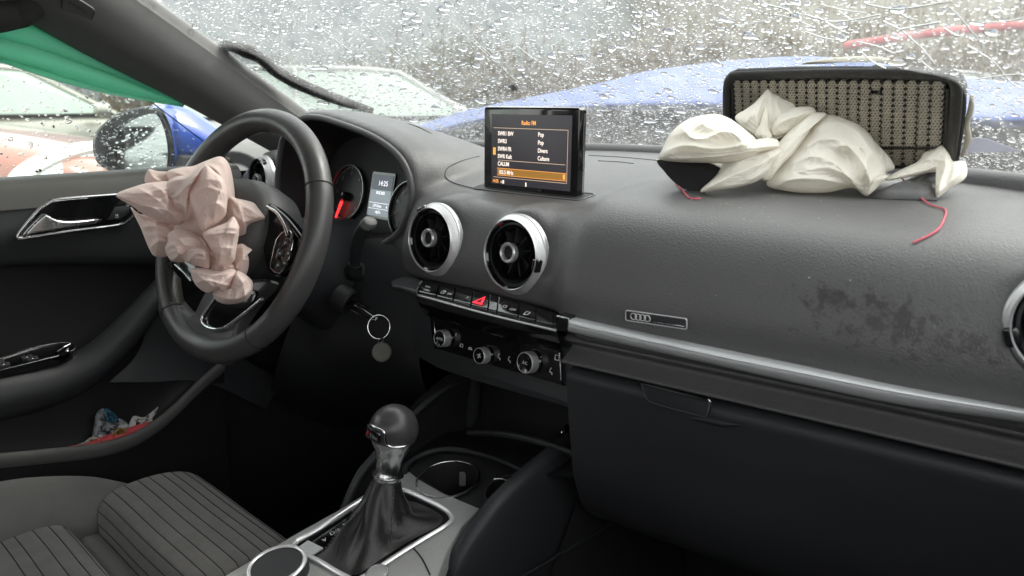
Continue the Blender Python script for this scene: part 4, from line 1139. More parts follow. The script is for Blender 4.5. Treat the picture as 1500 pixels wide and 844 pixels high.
# ------------------------------------------------------------------ crumpled cloth
def puff(outl, cen, t0, bulge, folds, seed, grad=(0, 0), pleats=(), nr=34, na=150, wr=.0007, edge=2.2, back=.35):
    """one lobe of crumpled cloth: returns a closed skin bounded by an outline seen in the photo"""
    g = np.random.default_rng(seed)
    o = cr(outl, max(2, na//len(outl)), True); n = len(o); c = np.array(cen, float)
    rho = (np.linspace(0, 1, nr+1)[1:])**.75
    def h(pts, rh):
        d = pts-c
        z = bulge*np.sqrt(np.clip(1-rh**edge, 0, 1))
        fall = np.sqrt(np.clip(1-rh**3, 0, 1))
        for (pl_, amp, wl, wr_) in folds:
            pl_ = cr(pl_, 5); best = np.full(len(pts), 1e9); sgn = np.zeros(len(pts))
            for i in range(len(pl_)-1):
                a, b = pl_[i], pl_[i+1]; ab = b-a
                s = np.clip(((pts-a)@ab)/(ab@ab), 0, 1); q = a+s[:, None]*ab
                dd = np.linalg.norm(pts-q, axis=1); m = dd < best
                best = np.where(m, dd, best); sgn = np.where(m, np.sign(ab[0]*(pts-a)[:, 1]-ab[1]*(pts-a)[:, 0]), sgn)
            w = np.where(sgn > 0, wr_, wl)
            z = z+fall*amp*np.exp(-(best/w)**1.05)
        for (ax, ay, kf_, amp, gro) in pleats:     # pleats fanning out of a pinched point
            dx_, dy_ = pts[:, 0]-ax, pts[:, 1]-ay; rr_ = np.hypot(dx_, dy_); an = np.arctan2(dy_, dx_)
            wv = an*kf_/2+.9*np.sin(rr_/31+an*2)+.35*np.sin(rr_/13+an*5)
            z = z+fall*amp*np.clip(rr_/gro, 0, 1.25)*(np.abs(np.sin(wv))-.45)
            z = z+fall*amp*.35*np.clip(rr_/gro, 0, 1.25)*(.5-np.abs(np.sin(wv*2.3+1)))
        for k in range(7):
            th = g.uniform(0, math.pi); lam = g.uniform(14, 46); ph = g.uniform(0, 6.28)
            u = pts[:, 0]*math.cos(th)+pts[:, 1]*math.sin(th)+7*np.sin(pts[:, 1]/23+k)+5*np.sin(pts[:, 0]/17+2*k)
            v_ = -pts[:, 0]*math.sin(th)+pts[:, 1]*math.cos(th)
            z = z+fall*wr*(1-np.abs(np.sin(u*math.pi/lam+ph))**.7*1.6)*(.5+.5*np.sin(v_/31+ph*2))*min(1, lam/30)
        return z
    V = []
    ctr = np.array([c]); z0 = h(ctr, np.array([0.]))[0]
    def put(p, z): t = t0+grad[0]*(p[0]-c[0])+grad[1]*(p[1]-c[1])-z; return CAM+ray(*p)*t
    V.append(put(c, z0))
    for r_ in rho:
        pts = c+(o-c)*r_; z = h(pts, np.full(n, r_))
        V += [put(p, zz) for p, zz in zip(pts, z)]
    f = [(0, 1+(j+1) % n, 1+j) for j in range(n)]
    f += gridfaces(nr, n, False, True, 1)
    b0 = len(V); V.append(put(c, -bulge*back))
    for r_ in rho[:-1:3]:
        pts = c+(o-c)*r_; z = -bulge*back*np.sqrt(np.clip(1-r_**2, 0, 1))
        V += [put(p, z) for p in pts]
    nb = len(rho[:-1:3])
    f += [(b0, b0+1+j, b0+1+(j+1) % n) for j in range(n)]
    f += [q[::-1] for q in gridfaces(nb, n, False, True, b0+1)]
    lo = 1+(nr-1)*n; lb = b0+1+(nb-1)*n
    f += [(lo+j, lb+j, lb+(j+1) % n, lo+(j+1) % n)[::-1] for j in range(n)]
    return V, f
def cloth(name, lobes, m, label, cat, vox=.0014, it=2):
    bm = bmesh.new()
    for l in lobes: bm_add(bm, *l)
    bmesh.ops.recalc_face_normals(bm, faces=bm.faces)
    me = bpy.data.meshes.new('tmp'); bm.to_mesh(me); bm.free()
    o = bpy.data.objects.new('tmp', me); COL.objects.link(o)
    if not vox:
        s_ = o.modifiers.new('s', 'SMOOTH'); s_.iterations = it; s_.factor = .5
    if vox:
        r_ = o.modifiers.new('r', 'REMESH'); r_.mode = 'VOXEL'; r_.voxel_size = vox
        s_ = o.modifiers.new('s', 'SMOOTH'); s_.iterations = it; s_.factor = .5
    me2 = bpy.data.meshes.new_from_object(o.evaluated_get(bpy.context.evaluated_depsgraph_get()))
    bpy.data.objects.remove(o); me2.name = name; me2.materials.clear()
    if vox is None: return tag(top(link(name, me2, m)), label, cat)
    # keep the one connected body
    bm = bmesh.new(); bm.from_mesh(me2); seen = set(); best = []
    for v in bm.verts:
        if v in seen: continue
        st_ = [v]; comp = []; seen.add(v)
        while st_:
            q = st_.pop(); comp.append(q)
            for e in q.link_edges:
                w = e.other_vert(q)
                if w not in seen: seen.add(w); st_.append(w)
        if len(comp) > len(best): best = comp
    keep = set(best); bmesh.ops.delete(bm, geom=[v for v in bm.verts if v not in keep], context='VERTS')
    bm.to_mesh(me2); bm.free()
    return tag(top(link(name, me2, m)), label, cat)
def clothmat(name, col, tcol, fac, rough, bs):
    m = mat(name, col, rough, var=.05, vscale=14, bump=.5, bscale=bs, btype='noise', dist=.0022, sheen=.15, spec=.35)
    nt = m.node_tree; t = nd(nt, 'ShaderNodeBsdfTranslucent'); t.inputs[0].default_value = (*tcol, 1)
    x = nd(nt, 'ShaderNodeMixShader'); x.inputs[0].default_value = fac
    b = nt.nodes['Principled BSDF']; nt.links.new(b.outputs[0], x.inputs[1]); nt.links.new(t.outputs[0], x.inputs[2])
    nt.links.new(x.outputs[0], nt.nodes['Material Output'].inputs['Surface']); return m
M['pink'] = clothmat('pink_airbag_cloth', (.82, .665, .61), (.82, .6, .53), .22, .7, 110)
M['cream'] = clothmat('cream_airbag_cloth', (.86, .825, .745), (.88, .84, .74), .32, .5, 90)
hb_ = hit(1150, 283); tb_ = float((hb_[0]-CAM)@AX_D)
wt = lambda d: tb_+d-.050
G0 = (0, -.0011)
def zc(ox, oy, sc):
    return lambda *q: [(ox+a/sc, oy+b/sc) for a, b in zip(q[::2], q[1::2])]
pz = zc(160, 220, 3.515)
def lob(z, outl, cen, t0, bulge, folds, seed, grad=(0, 0), **k):
    return puff(z(*outl), z(*cen)[0], t0, bulge, [(z(*p), a, wl, wr) for p, a, wl, wr in folds], seed, grad, **k)
pk = [
 # lower back of the left wing
 lob(pz, (110, 290, 170, 330, 300, 300, 340, 360, 330, 440, 310, 540, 240, 551, 205, 510, 160, 400, 125, 330), (230, 410), 1.045, .018,
     [((115, 300, 200, 360, 300, 400), .010, 5, 16), ((160, 400, 230, 390, 320, 420), .010, 4, 12), ((205, 510, 250, 470, 310, 470), .012, 4, 9), ((240, 548, 250, 470, 240, 380), .008, 4, 8), ((180, 440, 260, 440, 320, 500), .007, 3, 7)], 1),
 # left wing
 lob(pz, (30, 230, 130, 185, 215, 165, 330, 160, 400, 200, 420, 300, 380, 380, 300, 380, 200, 345, 110, 285), (260, 270), 1.025, .026,
     [((32, 230, 130, 270, 250, 300, 380, 330), .012, 4, 16), ((60, 215, 180, 225, 290, 200, 380, 190), .010, 12, 5), ((150, 195, 240, 250, 330, 330), .009, 4, 12), ((215, 170, 290, 230, 300, 320), .010, 4, 10), ((120, 280, 230, 300, 300, 360), .008, 3, 8), ((90, 240, 200, 255, 300, 250), .005, 3, 7)], 2),
 # small ear behind
 lob(pz, (183, 165, 200, 100, 250, 108, 320, 118, 330, 180, 250, 190), (250, 145), 1.06, .012, [((200, 103, 240, 150, 300, 170), .006, 3, 8)], 3),
 # broad upper fold
 lob(pz, (290, 115, 360, 88, 430, 80, 500, 52, 572, 30, 612, 60, 636, 130, 650, 260, 620, 340, 520, 300, 430, 260, 330, 190), (510, 160), 1.055, .036,
     [((300, 112, 400, 95, 480, 80, 575, 36), .014, 5, 14), ((575, 36, 605, 120, 610, 230), .014, 6, 10), ((500, 70, 560, 110, 600, 200), .010, 4, 10), ((340, 120, 420, 130, 500, 78), .010, 4, 9)], 4),
 # pocket fold left of the leaf
 lob(pz, (285, 200, 300, 160, 340, 135, 410, 120, 480, 75, 505, 72, 480, 130, 430, 190, 420, 280, 400, 370, 340, 330, 310, 260), (380, 200), 1.018, .024,
     [((288, 205, 318, 240, 360, 225, 410, 170, 495, 78), .020, 4, 14), ((300, 170, 360, 150, 430, 130), .008, 5, 8), ((330, 270, 380, 280, 410, 340), .010, 4, 9), ((420, 180, 395, 280, 400, 350), .010, 8, 4)], 5),
 # leaf
 lob(pz, (500, 74, 545, 110, 590, 150, 610, 230, 605, 320, 580, 360, 520, 400, 480, 420, 440, 350, 408, 240, 425, 190, 470, 115), (515, 250), .992, .022,
     [((500, 76, 450, 170, 415, 240, 440, 340, 490, 415), .010, 8, 3), ((505, 80, 560, 140, 600, 230, 600, 320), .010, 3, 9), ((440, 150, 520, 150, 580, 160), .005, 4, 8), ((425, 220, 500, 190, 590, 220), .005, 3, 7), ((470, 320, 540, 270, 600, 300), .007, 3, 9), ((540, 370, 545, 300, 560, 240), .009, 4, 8)], 6),
 # right flap
 lob(pz, (610, 240, 660, 248, 740, 268, 770, 300, 802, 342, 798, 358, 770, 365, 715, 390, 700, 440, 640, 450, 610, 380), (680, 330), 1.04, .022,
     [((640, 250, 700, 290, 795, 345), .012, 4, 10), ((660, 260, 680, 330, 700, 400), .010, 4, 9), ((620, 300, 680, 360, 760, 362), .008, 4, 7), ((615, 260, 640, 330, 640, 420), .008, 4, 8)], 7),
 # cup
 lob(pz, (478, 425, 540, 395, 600, 372, 640, 340, 668, 385, 670, 420, 655, 520, 640, 580, 570, 605, 545, 560, 510, 490), (585, 470), .985, .024,
     [((480, 424, 560, 405, 640, 400, 668, 412), .012, 3, 9), ((490, 440, 580, 425, 660, 430), .007, 3, 5), ((600, 375, 630, 392, 666, 390), .008, 3, 6), ((520, 500, 590, 500, 655, 510), .006, 4, 9), ((560, 590, 570, 520, 560, 450), .007, 4, 8), ((610, 590, 630, 520, 640, 450), .006, 3, 8)], 8),
 # ruffles
 lob(pz, (285, 505, 300, 470, 300, 430, 340, 410, 400, 412, 440, 430, 480, 460, 500, 500, 470, 540, 400, 575, 330, 576, 300, 550), (385, 490), 1.0, .024,
     [((300, 440, 350, 450, 420, 450, 480, 470), .010, 4, 10), ((290, 505, 330, 490, 360, 530, 330, 572), .014, 4, 7), ((330, 415, 370, 470, 400, 490, 470, 500), .010, 4, 9), ((300, 540, 340, 520, 390, 550), .008, 3, 6)], 9),
 lob(pz, (378, 560, 392, 510, 430, 492, 480, 488, 515, 510, 520, 570, 512, 612, 470, 602, 420, 590), (450, 548), .985, .020,
     [((384, 560, 410, 515, 460, 505, 500, 530), .012, 3, 6), ((410, 570, 440, 535, 480, 535, 500, 570), .011, 3, 5), ((440, 590, 455, 560, 490, 565), .008, 3, 4)], 10),
 lob(pz, (505, 520, 540, 540, 580, 570, 640, 590, 650, 620, 600, 640, 540, 630, 510, 600), (570, 590), 1.0, .012, [((510, 530, 560, 580, 640, 600), .008, 3, 6), ((530, 620, 580, 590, 600, 630), .006, 3, 5)], 11),
 lob(pz, (620, 560, 640, 500, 680, 480, 710, 495, 738, 514, 705, 518, 720, 560, 715, 620, 690, 660, 640, 640), (675, 570), 1.015, .018, [((640, 510, 680, 500, 735, 514), .008, 3, 6), ((690, 500, 690, 570, 670, 640), .009, 4, 8), ((650, 600, 680, 560, 715, 570), .007, 3, 6)], 12),
 # pouch at the bottom
 lob(pz, (420, 615, 480, 605, 560, 620, 640, 610, 655, 640, 640, 700, 600, 745, 560, 720, 500, 735, 440, 690), (535, 665), .985, .022,
     [((425, 618, 500, 640, 580, 640, 650, 625), .010, 3, 9), ((440, 690, 500, 670, 580, 690, 620, 700), .008, 5, 8), ((530, 730, 570, 690, 640, 640), .010, 4, 9), ((450, 640, 520, 690, 560, 715), .006, 3, 7)], 13),
 lob(pz, (530, 735, 560, 715, 610, 740, 630, 680, 655, 620, 690, 630, 735, 670, 742, 710, 722, 760, 670, 788, 600, 795, 550, 775), (650, 715), .992, .026,
     [((640, 630, 625, 690, 600, 760), .012, 9, 4), ((655, 630, 690, 690, 700, 770), .010, 4, 9), ((720, 650, 670, 700, 640, 780), .011, 4, 8), ((540, 745, 600, 765, 680, 760, 735, 715), .009, 4, 8), ((690, 640, 730, 690, 720, 750), .006, 3, 6)], 14),
 puff([(262, 300), (300, 285), (350, 300), (362, 350), (352, 400), (318, 405), (272, 372), (252, 335)], (310, 350), 1.075, .035, [], 15, back=.9),
]
cloth('deployed_airbag', pk, M['pink'], 'limp crumpled pale pink airbag bursting from the hub of the steering wheel', 'airbag', vox=None, it=4)

# passenger side
wz = zc(950, 90, 3.0146)
WG = (-.0003, -.0006)
def wl(outl, cen, off, bulge, folds, seed, **k):
    a, b = wz(*cen)[0]
    return lob(wz, outl, cen, .862-.0003*(a-1150)-.0006*(b-283)+off, bulge, folds, seed, WG, **k)
wh_ = [
 # rounded mound at the left
 wl((45, 430, 62, 380, 90, 325, 140, 275, 200, 245, 290, 231, 350, 246, 400, 278, 440, 310, 480, 350, 480, 420, 380, 450, 250, 450, 120, 445), (270, 340), -.030, 0.0279,
    [((150, 290, 190, 335, 250, 340, 320, 312, 370, 315, 420, 352), .016, 4, 12), ((95, 330, 190, 300, 300, 240), .008, 10, 6), ((70, 395, 160, 370, 300, 385, 470, 360), .012, 4, 12), ((300, 240, 340, 290, 420, 340), .010, 4, 12), ((220, 250, 260, 290, 330, 305), .007, 4, 10)], 21, edge=2.6),
 # peak
 wl((380, 250, 430, 210, 470, 180, 505, 140, 530, 116, 570, 135, 610, 165, 650, 200, 640, 260, 600, 330, 520, 350, 440, 310), (530, 235), -.006, .003,
    [((530, 118, 505, 170, 482, 235, 480, 320), .014, 4, 12), ((532, 120, 545, 180, 540, 260), .008, 4, 10), ((470, 182, 460, 230, 430, 270), .007, 4, 8), ((575, 140, 570, 200, 600, 260), .006, 4, 9)], 22, edge=3.2),
 # grey flap right of the peak, with the rolled piece below
 wl((540, 300, 560, 250, 600, 225, 650, 203, 700, 199, 728, 203, 738, 225, 700, 250, 650, 290, 590, 325, 550, 330), (630, 262), -.012, 0.0112,
    [((545, 300, 600, 262, 660, 240, 730, 215), .010, 4, 9), ((570, 250, 640, 245, 700, 225), .006, 4, 7)], 23),
 # spike
 wl((470, 330, 490, 280, 505, 235, 520, 203, 530, 235, 528, 290, 545, 330, 520, 350), (508, 300), -.018, 0.0087, [((520, 206, 512, 260, 500, 330), .008, 4, 6)], 24),
 # flat tongues running to the knot
 wl((55, 425, 75, 390, 150, 372, 260, 378, 380, 375, 470, 345, 560, 340, 580, 375, 500, 400, 380, 425, 240, 445, 120, 440), (310, 400), -.034, 0.0149,
    [((62, 415, 160, 395, 300, 405, 430, 385, 565, 372), .012, 4, 9), ((80, 395, 200, 382, 340, 390, 460, 360, 560, 350), .008, 4, 7), ((90, 432, 220, 425, 350, 415, 470, 395), .008, 3, 8)], 25, edge=3),
 wl((225, 575, 300, 500, 340, 430, 420, 405, 520, 385, 590, 365, 600, 410, 540, 480, 480, 530, 400, 555, 300, 570), (430, 475), -.020, 0.0161,
    [((230, 572, 330, 490, 450, 420, 585, 370), .010, 5, 14), ((260, 560, 380, 500, 500, 450, 590, 390), .010, 4, 12), ((300, 566, 420, 540, 520, 480), .007, 4, 10), ((340, 440, 430, 425, 540, 400), .006, 3, 7)], 26, edge=2.8),
 wl((100, 445, 200, 440, 330, 425, 380, 470, 330, 530, 240, 572, 180, 545), (250, 490), .035, 0.0124, [((110, 450, 220, 470, 350, 460), .010, 4, 9), ((200, 545, 270, 500, 350, 480), .008, 4, 9)], 27),
 # main body to the right
 wl((520, 545, 560, 470, 620, 400, 690, 320, 740, 250, 800, 228, 870, 245, 930, 275, 985, 330, 1010, 385, 1040, 440, 1050, 500, 1040, 525, 965, 592, 900, 560, 800, 578, 700, 582, 600, 572), (800, 420), .004, 0.0310,
    [((700, 372, 760, 345, 830, 345, 900, 390, 960, 470, 985, 540), .016, 5, 12), ((730, 300, 800, 270, 880, 280, 950, 340, 1000, 420), .010, 10, 6), ((850, 372, 930, 375, 965, 420, 955, 500), .014, 5, 8), ((640, 450, 720, 420, 800, 440, 880, 500), .010, 5, 12), ((560, 555, 640, 520, 760, 520, 880, 545), .010, 5, 10),
     ((925, 280, 940, 330, 990, 400), .010, 4, 9), ((965, 588, 985, 520, 1040, 470), .012, 4, 8), ((700, 480, 800, 470, 900, 520), .007, 4, 9), ((1000, 400, 960, 440, 975, 520), .008, 4, 7)], 28, edge=2.6, na=220, nr=44),
 # sash thrown across the middle
 wl((480, 520, 420, 520, 470, 470, 545, 400, 590, 340, 640, 285, 700, 232, 745, 222, 790, 232, 740, 270, 690, 340, 640, 410, 580, 470, 530, 530), (615, 375), -.014, 0.0099,
    [((720, 228, 640, 312, 565, 400, 450, 515), .010, 12, 4), ((775, 236, 700, 320, 610, 430, 515, 530), .010, 4, 10), ((745, 228, 660, 330, 560, 450), .005, 6, 8)], 29, edge=4, na=160),
 # translucent piece on the right side
 wl((940, 300, 985, 335, 1030, 385, 1070, 430, 1088, 470, 1060, 490, 1010, 500, 970, 440, 950, 360), (1015, 420), .016, 0.0099, [((960, 320, 1010, 400, 1050, 470), .008, 4, 8), ((1040, 400, 1030, 440, 1050, 485), .007, 3, 7)], 30),
 wl((900, 540, 960, 510, 1010, 500, 1060, 505, 1040, 528, 968, 592, 930, 572), (985, 540), -.008, 0.0112, [((920, 550, 980, 530, 1050, 508), .009, 3, 7), ((968, 590, 985, 550, 1020, 510), .009, 3, 6)], 31),
 # tail over the right-hand flap
 wl((1045, 528, 1080, 495, 1130, 470, 1190, 440, 1215, 405, 1260, 380, 1292, 362, 1318, 378, 1332, 410, 1345, 440, 1390, 438, 1408, 460, 1405, 510, 1370, 540, 1330, 560, 1276, 606, 1268, 560, 1290, 500, 1230, 490, 1150, 510), (1270, 465), .006, 0.0124,
    [((1060, 520, 1150, 475, 1240, 420, 1292, 366), .010, 4, 10), ((1295, 368, 1315, 420, 1300, 500, 1275, 600), .012, 4, 8), ((1350, 442, 1345, 500, 1290, 580), .009, 4, 8), ((1400, 460, 1370, 500, 1310, 560), .007, 4, 7), ((1200, 440, 1260, 430, 1310, 440), .006, 4, 8)], 32, na=160),
]
cloth('deployed_airbag', wh_, M['cream'], 'crumpled cream white airbag spilling over the torn passenger side of the dashboard', 'airbag', vox=None, it=2)
# torn pieces of the dash skin
M['flapblack'] = mat('torn_skin_backing', (.008, .008, .009), .8, bump=.4, bscale=300, btype='noise')
fl = [(962, 236), (985, 234), (1010, 234), (1036, 238), (1058, 248), (1074, 256), (1062, 262), (1046, 266), (1032, 272), (1029, 283), (1016, 282), (1000, 276), (984, 264), (972, 250)]
lft = hit(1005, 275)[0]; fn = np.array([.25, -.85, .45]); fn /= np.linalg.norm(fn)
qf, Ff = pxpoly(fl, lft+np.array([0, -.014, .006]), fn, (1, 0, 0), sub=2)
tf = plate('torn_flap', qf, Ff, .003, M['flapblack'], dashboard, bev=.0006)
tube('torn_edge', [loc2w(Ff, [*p, .002])[0] for p in qf[:14]], .0012, M['cream'], tf, n=5, sub=1)
rf = [(1268, 289), (1308, 270), (1345, 258), (1381, 247), (1382, 262), (1376, 276), (1374, 293), (1340, 292), (1300, 291)]
V = []; hh = [0, .002, .006, .012, .010, .006, .002, .001, 0]
base_pts = [hit(a, b)[0] for a, b in rf]
t_r = [float((p-CAM)@AX_D) for p in base_pts]; tmin = min(t_r)
fl3 = [CAM+ray(a, b)*(min(t_, tmin+.035+.03*(i in (2, 3, 4)))-.006-hh[i]) for i, ((a, b), t_) in enumerate(zip(rf, t_r))]
ctr_ = np.mean(fl3, 0)+np.array([0, -.006, .004])
ring2 = [(p+ctr_)/2+np.array([0, -.004, .003]) for p in fl3]
n_ = len(fl3); VV = fl3+ring2+[ctr_]
ff = [(i, (i+1) % n_, n_+(i+1) % n_, n_+i) for i in range(n_)]+[(n_+i, n_+(i+1) % n_, 2*n_) for i in range(n_)]
o = mesh('torn_flap', VV, ff, M['dash'], dashboard); s_ = o.modifiers.new('t', 'SOLIDIFY'); s_.thickness = .003; s_.offset = 1
M['thread'] = mat('red_thread', (.62, .10, .14), .7)
def thread(pts, label, r=.0009, lift=.0014, m='thread', nm='loose_thread'):
    q = []
    for a, b in pts: q.append(hit(a, b, lift)[0])
    return tag(top(tube(nm, q, r, M[m], None, n=6, sub=4)), label, 'thread')
q = [CAM+ray(a, b)*(tb_-.02-.0012*k) for k, (a, b) in enumerate(((1268, 250), (1282, 256), (1298, 263)))]
q += [hit(a, b, l)[0] for a, b, l in ((1312, 270, .012), (1340, 288, .004), (1362, 302, .0016), (1384, 309, .0014), (1383, 322, .0014), (1374, 338, .0014), (1356, 349, .0014), (1337, 357, .0014))]
tag(top(tube('loose_thread', q, .0009, M['thread'], None, n=6, sub=4)), 'long curling red thread trailing from the cream airbag down the dash face', 'thread')
thread(((990, 270), (1000, 281), (1009, 291), (1018, 293), (1026, 292)), 'short red thread below the black torn flap at the left end of the cream airbag')
thread(((1282, 288), (1289, 287), (1294, 292)), 'tiny black thread end in front of the cream airbag', m='rubber')

# the honeycomb panel leaning on the glass
ph = hit(1398, 244)[0]
pA, pB, po_ = P(1405, 112, t=.768), P(1060, 108, t=.985), P(1398, 250, t=.835)
pn_ = np.cross(pB-pA, po_-pA); pn_ /= np.linalg.norm(pn_); pn_ = pn_ if pn_@(CAM-po_) > 0 else -pn_
py_ = ph[1]
ol = [(1062, 246), (1059, 160), (1059, 122), (1064, 110), (1076, 105), (1160, 102), (1300, 102), (1390, 106), (1404, 112), (1412, 130), (1410, 170), (1404, 215), (1398, 252)]
qh_, Fh_ = pxpoly(ol, po_, pn_, (1, 0, 0))
hp = thing('honeycomb_panel', po_, 'black-framed panel with dusty beige honeycomb mesh leaning upright against the windscreen', 'panel')
plate('back_plate', qh_, (Fh_[0]-Fh_[3]*.008, *Fh_[1:]), .005, M['black'], hp, bev=.002)
M['frame'] = mat('worn_black_frame', (.028, .027, .026), .5, var=.3, vscale=40, bump=.3, bscale=400, dust=.35)
M['beige'] = mat('dusty_beige_plastic', (.42, .385, .31), .7, var=.15, vscale=50, bump=.3, bscale=500, btype='noise')
def h2(px, py):
    w = PL(px, py, Fh_[0], Fh_[3])-Fh_[0]; return np.array([w@Fh_[1], w@Fh_[2]])
tl_, tr_, br_, bl_ = h2(1076, 117), h2(1385, 118), h2(1378, 240), h2(1082, 240)
# frame rim made of four rails
def rail(name, pxs, r):
    return tube(name, [loc2w(Fh_, [*h2(a, b), .0])[0] for a, b in pxs], r, M['frame'], hp, n=10, sub=3, flat=.6, up=Fh_[3])
rail('frame_rail', [(1067, 242), (1065, 160), (1066, 125), (1072, 114), (1085, 111), (1200, 108), (1300, 108), (1385, 112), (1396, 117), (1401, 132), (1399, 170), (1394, 210), (1389, 250)], .0065)
for pxs in ([(1388, 130), (1386, 180), (1381, 240)], [(1073, 125), (1074, 175)]): rail('frame_rib', pxs, .0022)
nc_ = 20
for i in range(nc_):
    u0, u1 = (i+.20)/nc_, (i+.82)/nc_
    a0, a1 = tl_+(tr_-tl_)*u0, tl_+(tr_-tl_)*u1; b0, b1 = bl_+(br_-bl_)*u0, bl_+(br_-bl_)*u1
    w = np.linalg.norm(a1-a0); L_ = np.linalg.norm(b0-a0); rows_ = int(round(L_/(w*.5*.86)))
    V, f = [], []
    def cell(cx, cy_, r):
        b = len(V)
        for rr, z in ((r*1.02, -.003), (r*1.02, .0035), (r*.60, .0035), (r*.60, -.003)):
            for k in range(6):
                t = R(60*k+30); q_ = a0+(a1-a0)*cx*1.0+((b0-a0)*(1-cx)+(b1-a1)*cx)*cy_+np.array([math.cos(t), math.sin(t)])*rr
                V.append(loc2w(Fh_, [*q_, z])[0])
        for s in range(3):
            for k in range(6): f.append((b+s*6+k, b+s*6+(k+1) % 6, b+(s+1)*6+(k+1) % 6, b+(s+1)*6+k))
    pr_ = w*.265
    for k in range(rows_):
        v_ = (k+.5)/rows_
        if i == 14 and 3 <= k <= 4: continue
        for cx in ((.25, .75) if k % 2 == 0 else (0.02, .5, .98)): cell(cx, v_, pr_)
    o = mesh('mesh_column', V, f, M['beige'], hp, smooth=False); tag(o, kind='stuff')
for u in np.linspace(0, 1, nc_+1):
    a, b = tl_+(tr_-tl_)*(u-.012), bl_+(br_-bl_)*(u-.012)
    tube('mesh_rib', [loc2w(Fh_, [*a, .001])[0], loc2w(Fh_, [*b, .001])[0]], .0022, M['frame'], hp, n=6, sub=1)
a, b = tl_*.22+bl_*.78, tr_*.22+br_*.78
tube('mesh_rib', [loc2w(Fh_, [*a, .002])[0], loc2w(Fh_, [*b, .002])[0]], .0028, M['frame'], hp, n=6, sub=1)
tube('side_hinge', [loc2w(Fh_, [*h2(a, b), -.010])[0] for a, b in ((1417, 146), (1416, 165), (1410, 190), (1412, 210), (1403, 236))], [.002, .0032, .0028, .0034, .002], M['beige'], hp, n=8, sub=3)
tube('top_padding', [loc2w(Fh_, [*h2(a, b), -.016])[0] for a, b in ((1165, 103), (1200, 99), (1240, 97), (1280, 98), (1310, 104))], [.001, .003, .0036, .003, .001], M['beige'], hp, n=8, sub=3)
pp = [(1392, 224), (1428, 202), (1444, 203), (1496, 222)]
pl_ = [P(a, b, y=base_y(.55)-.015+.0*k) for k, (a, b) in enumerate(pp)]
o = top(mesh('paper_scrap', pl_+[p+np.array([0, .0015, .0]) for p in pl_], [(0, 1, 2, 3), (7, 6, 5, 4), (0, 4, 5, 1), (1, 5, 6, 2), (2, 6, 7, 3), (3, 7, 4, 0)], mat('pale_lilac_paper', (.50, .50, .60), .8), None, smooth=False))
tag(o, 'pale lilac paper corner sticking up beside the honeycomb panel at the glass', 'paper')

# ------------------------------------------------------------------ column, stalk, key
cw = lambda a, b, c: WC+wx_*a+wy_*b+wz_*c
surf('column_shroud', [[cw(math.cos(t)*rx*k, math.sin(t)*rz*k-.018, c) for t in np.linspace(0, 2*math.pi, 17)[:-1]] for c, k, rx, rz in ((-.028, .2, .05, .045), (-.030, .9, .056, .052), (-.045, 1.05, .058, .054), (-.10, 1.15, .060, .060), (-.19, 1.35, .064, .07))], M['dark'], dashboard, cv=True, nu=3, nv=3)
stalk = thing('wiper_stalk', P(519, 400, x=-.265), 'black wiper stalk with a pale grey tip to the right of the steering column', 'stalk')
s0 = P(519, 398, x=-.262); s1 = P(521, 368, x=-.235); s2_ = P(527, 345, x=-.212); s3 = P(541, 326, x=-.185)
tube('stalk_base', [s0+np.array([0, .02, -.004]), s0, s0*.6+s1*.4], [.016, .014, .010], M['black'], stalk, n=14)
tube('stalk_arm', [s0, s1, s2_, s3*.85+s2_*.15], [.008, .0085, .0095, .0105], M['dark'], stalk, n=14, flat=.75)
tube('stalk_tip', [s2_*.25+s3*.75, s3*.9+s2_*.1, s3*1.12-s2_*.12, s3*1.18-s2_*.18], [.0112, .0118, .0105, .004], mat('pale_stalk_tip', (.20, .20, .195), .45, var=.1), stalk, n=14, flat=.75)
lk_ = P(511, 442, x=-.235)
sax = P(551, 467, x=-.190)-lk_; sax /= np.linalg.norm(sax)
LF = frame_at(lk_, sax, (1, 0, 0))
surf('lower_column_panel', [[P(a, b, y=y) for a, b, y in r_] for r_ in (
    [(470, 330, .02), (520, 350, .02), (570, 352, .03), (612, 400, .02)], [(455, 410, .01), (510, 415, .0), (565, 420, .005), (612, 440, .01)],
    [(420, 490, .00), (500, 480, -.015), (560, 490, .0), (612, 500, .012)], [(400, 560, .05), (480, 550, .03), (540, 545, .04), (620, 560, .04)], [(390, 640, .25), (480, 630, .25), (540, 620, .25), (640, 600, .25)])], M['dark'], dashboard)
lathe('ignition_lock', [(.020, -.02), (.0195, .001), (.0165, .004), (.0140, .003), (.0135, -.004), (.0001, -.004)], LF, M['black'], dashboard, n=32)
key = thing('ignition_key', lk_, 'black and chrome car key standing in the ignition lock', 'key')
kx_ = np.array(LF[1])*.35+np.array(LF[2])*.9; KF = frame_at(lk_+LF[3]*.002, LF[3], kx_)
tube('key_fob', [loc2w(KF, [0, 0, h])[0] for h in (0, .012, .030, .046, .052)], [.006, .0085, .0105, .0095, .005], M['gloss'], key, n=14, flat=.45, up=KF[2])
tube('fob_edge', [loc2w(KF, [.0075, .003, h])[0] for h in (.008, .022, .036, .048)], .0010, M['chrome'], key, n=6)
tube('fob_edge', [loc2w(KF, [-.0075, .003, h])[0] for h in (.008, .022, .036, .048)], .0010, M['chrome'], key, n=6)
plate('fob_end', rrect(.009, .0062, .002), (loc2w(KF, [.0, .0, .050])[0], *KF[1:]), .003, M['chrome'], key, bev=.001)
for h in (.022, .034): plate('fob_button', rrect(.008, .007, .002), frame_at(loc2w(KF, [0, .0045, h])[0], KF[2], KF[1]), .0012, M['dark'], key, bev=.0004)
kt = loc2w(KF, [0, 0, .052])[0]
tk = float((kt-CAM)@AX_D)-.004
rc = CAM+ray(555, 479)*tk
u1_, u2_ = AX_R*.96+AX_D*.25, AX_U
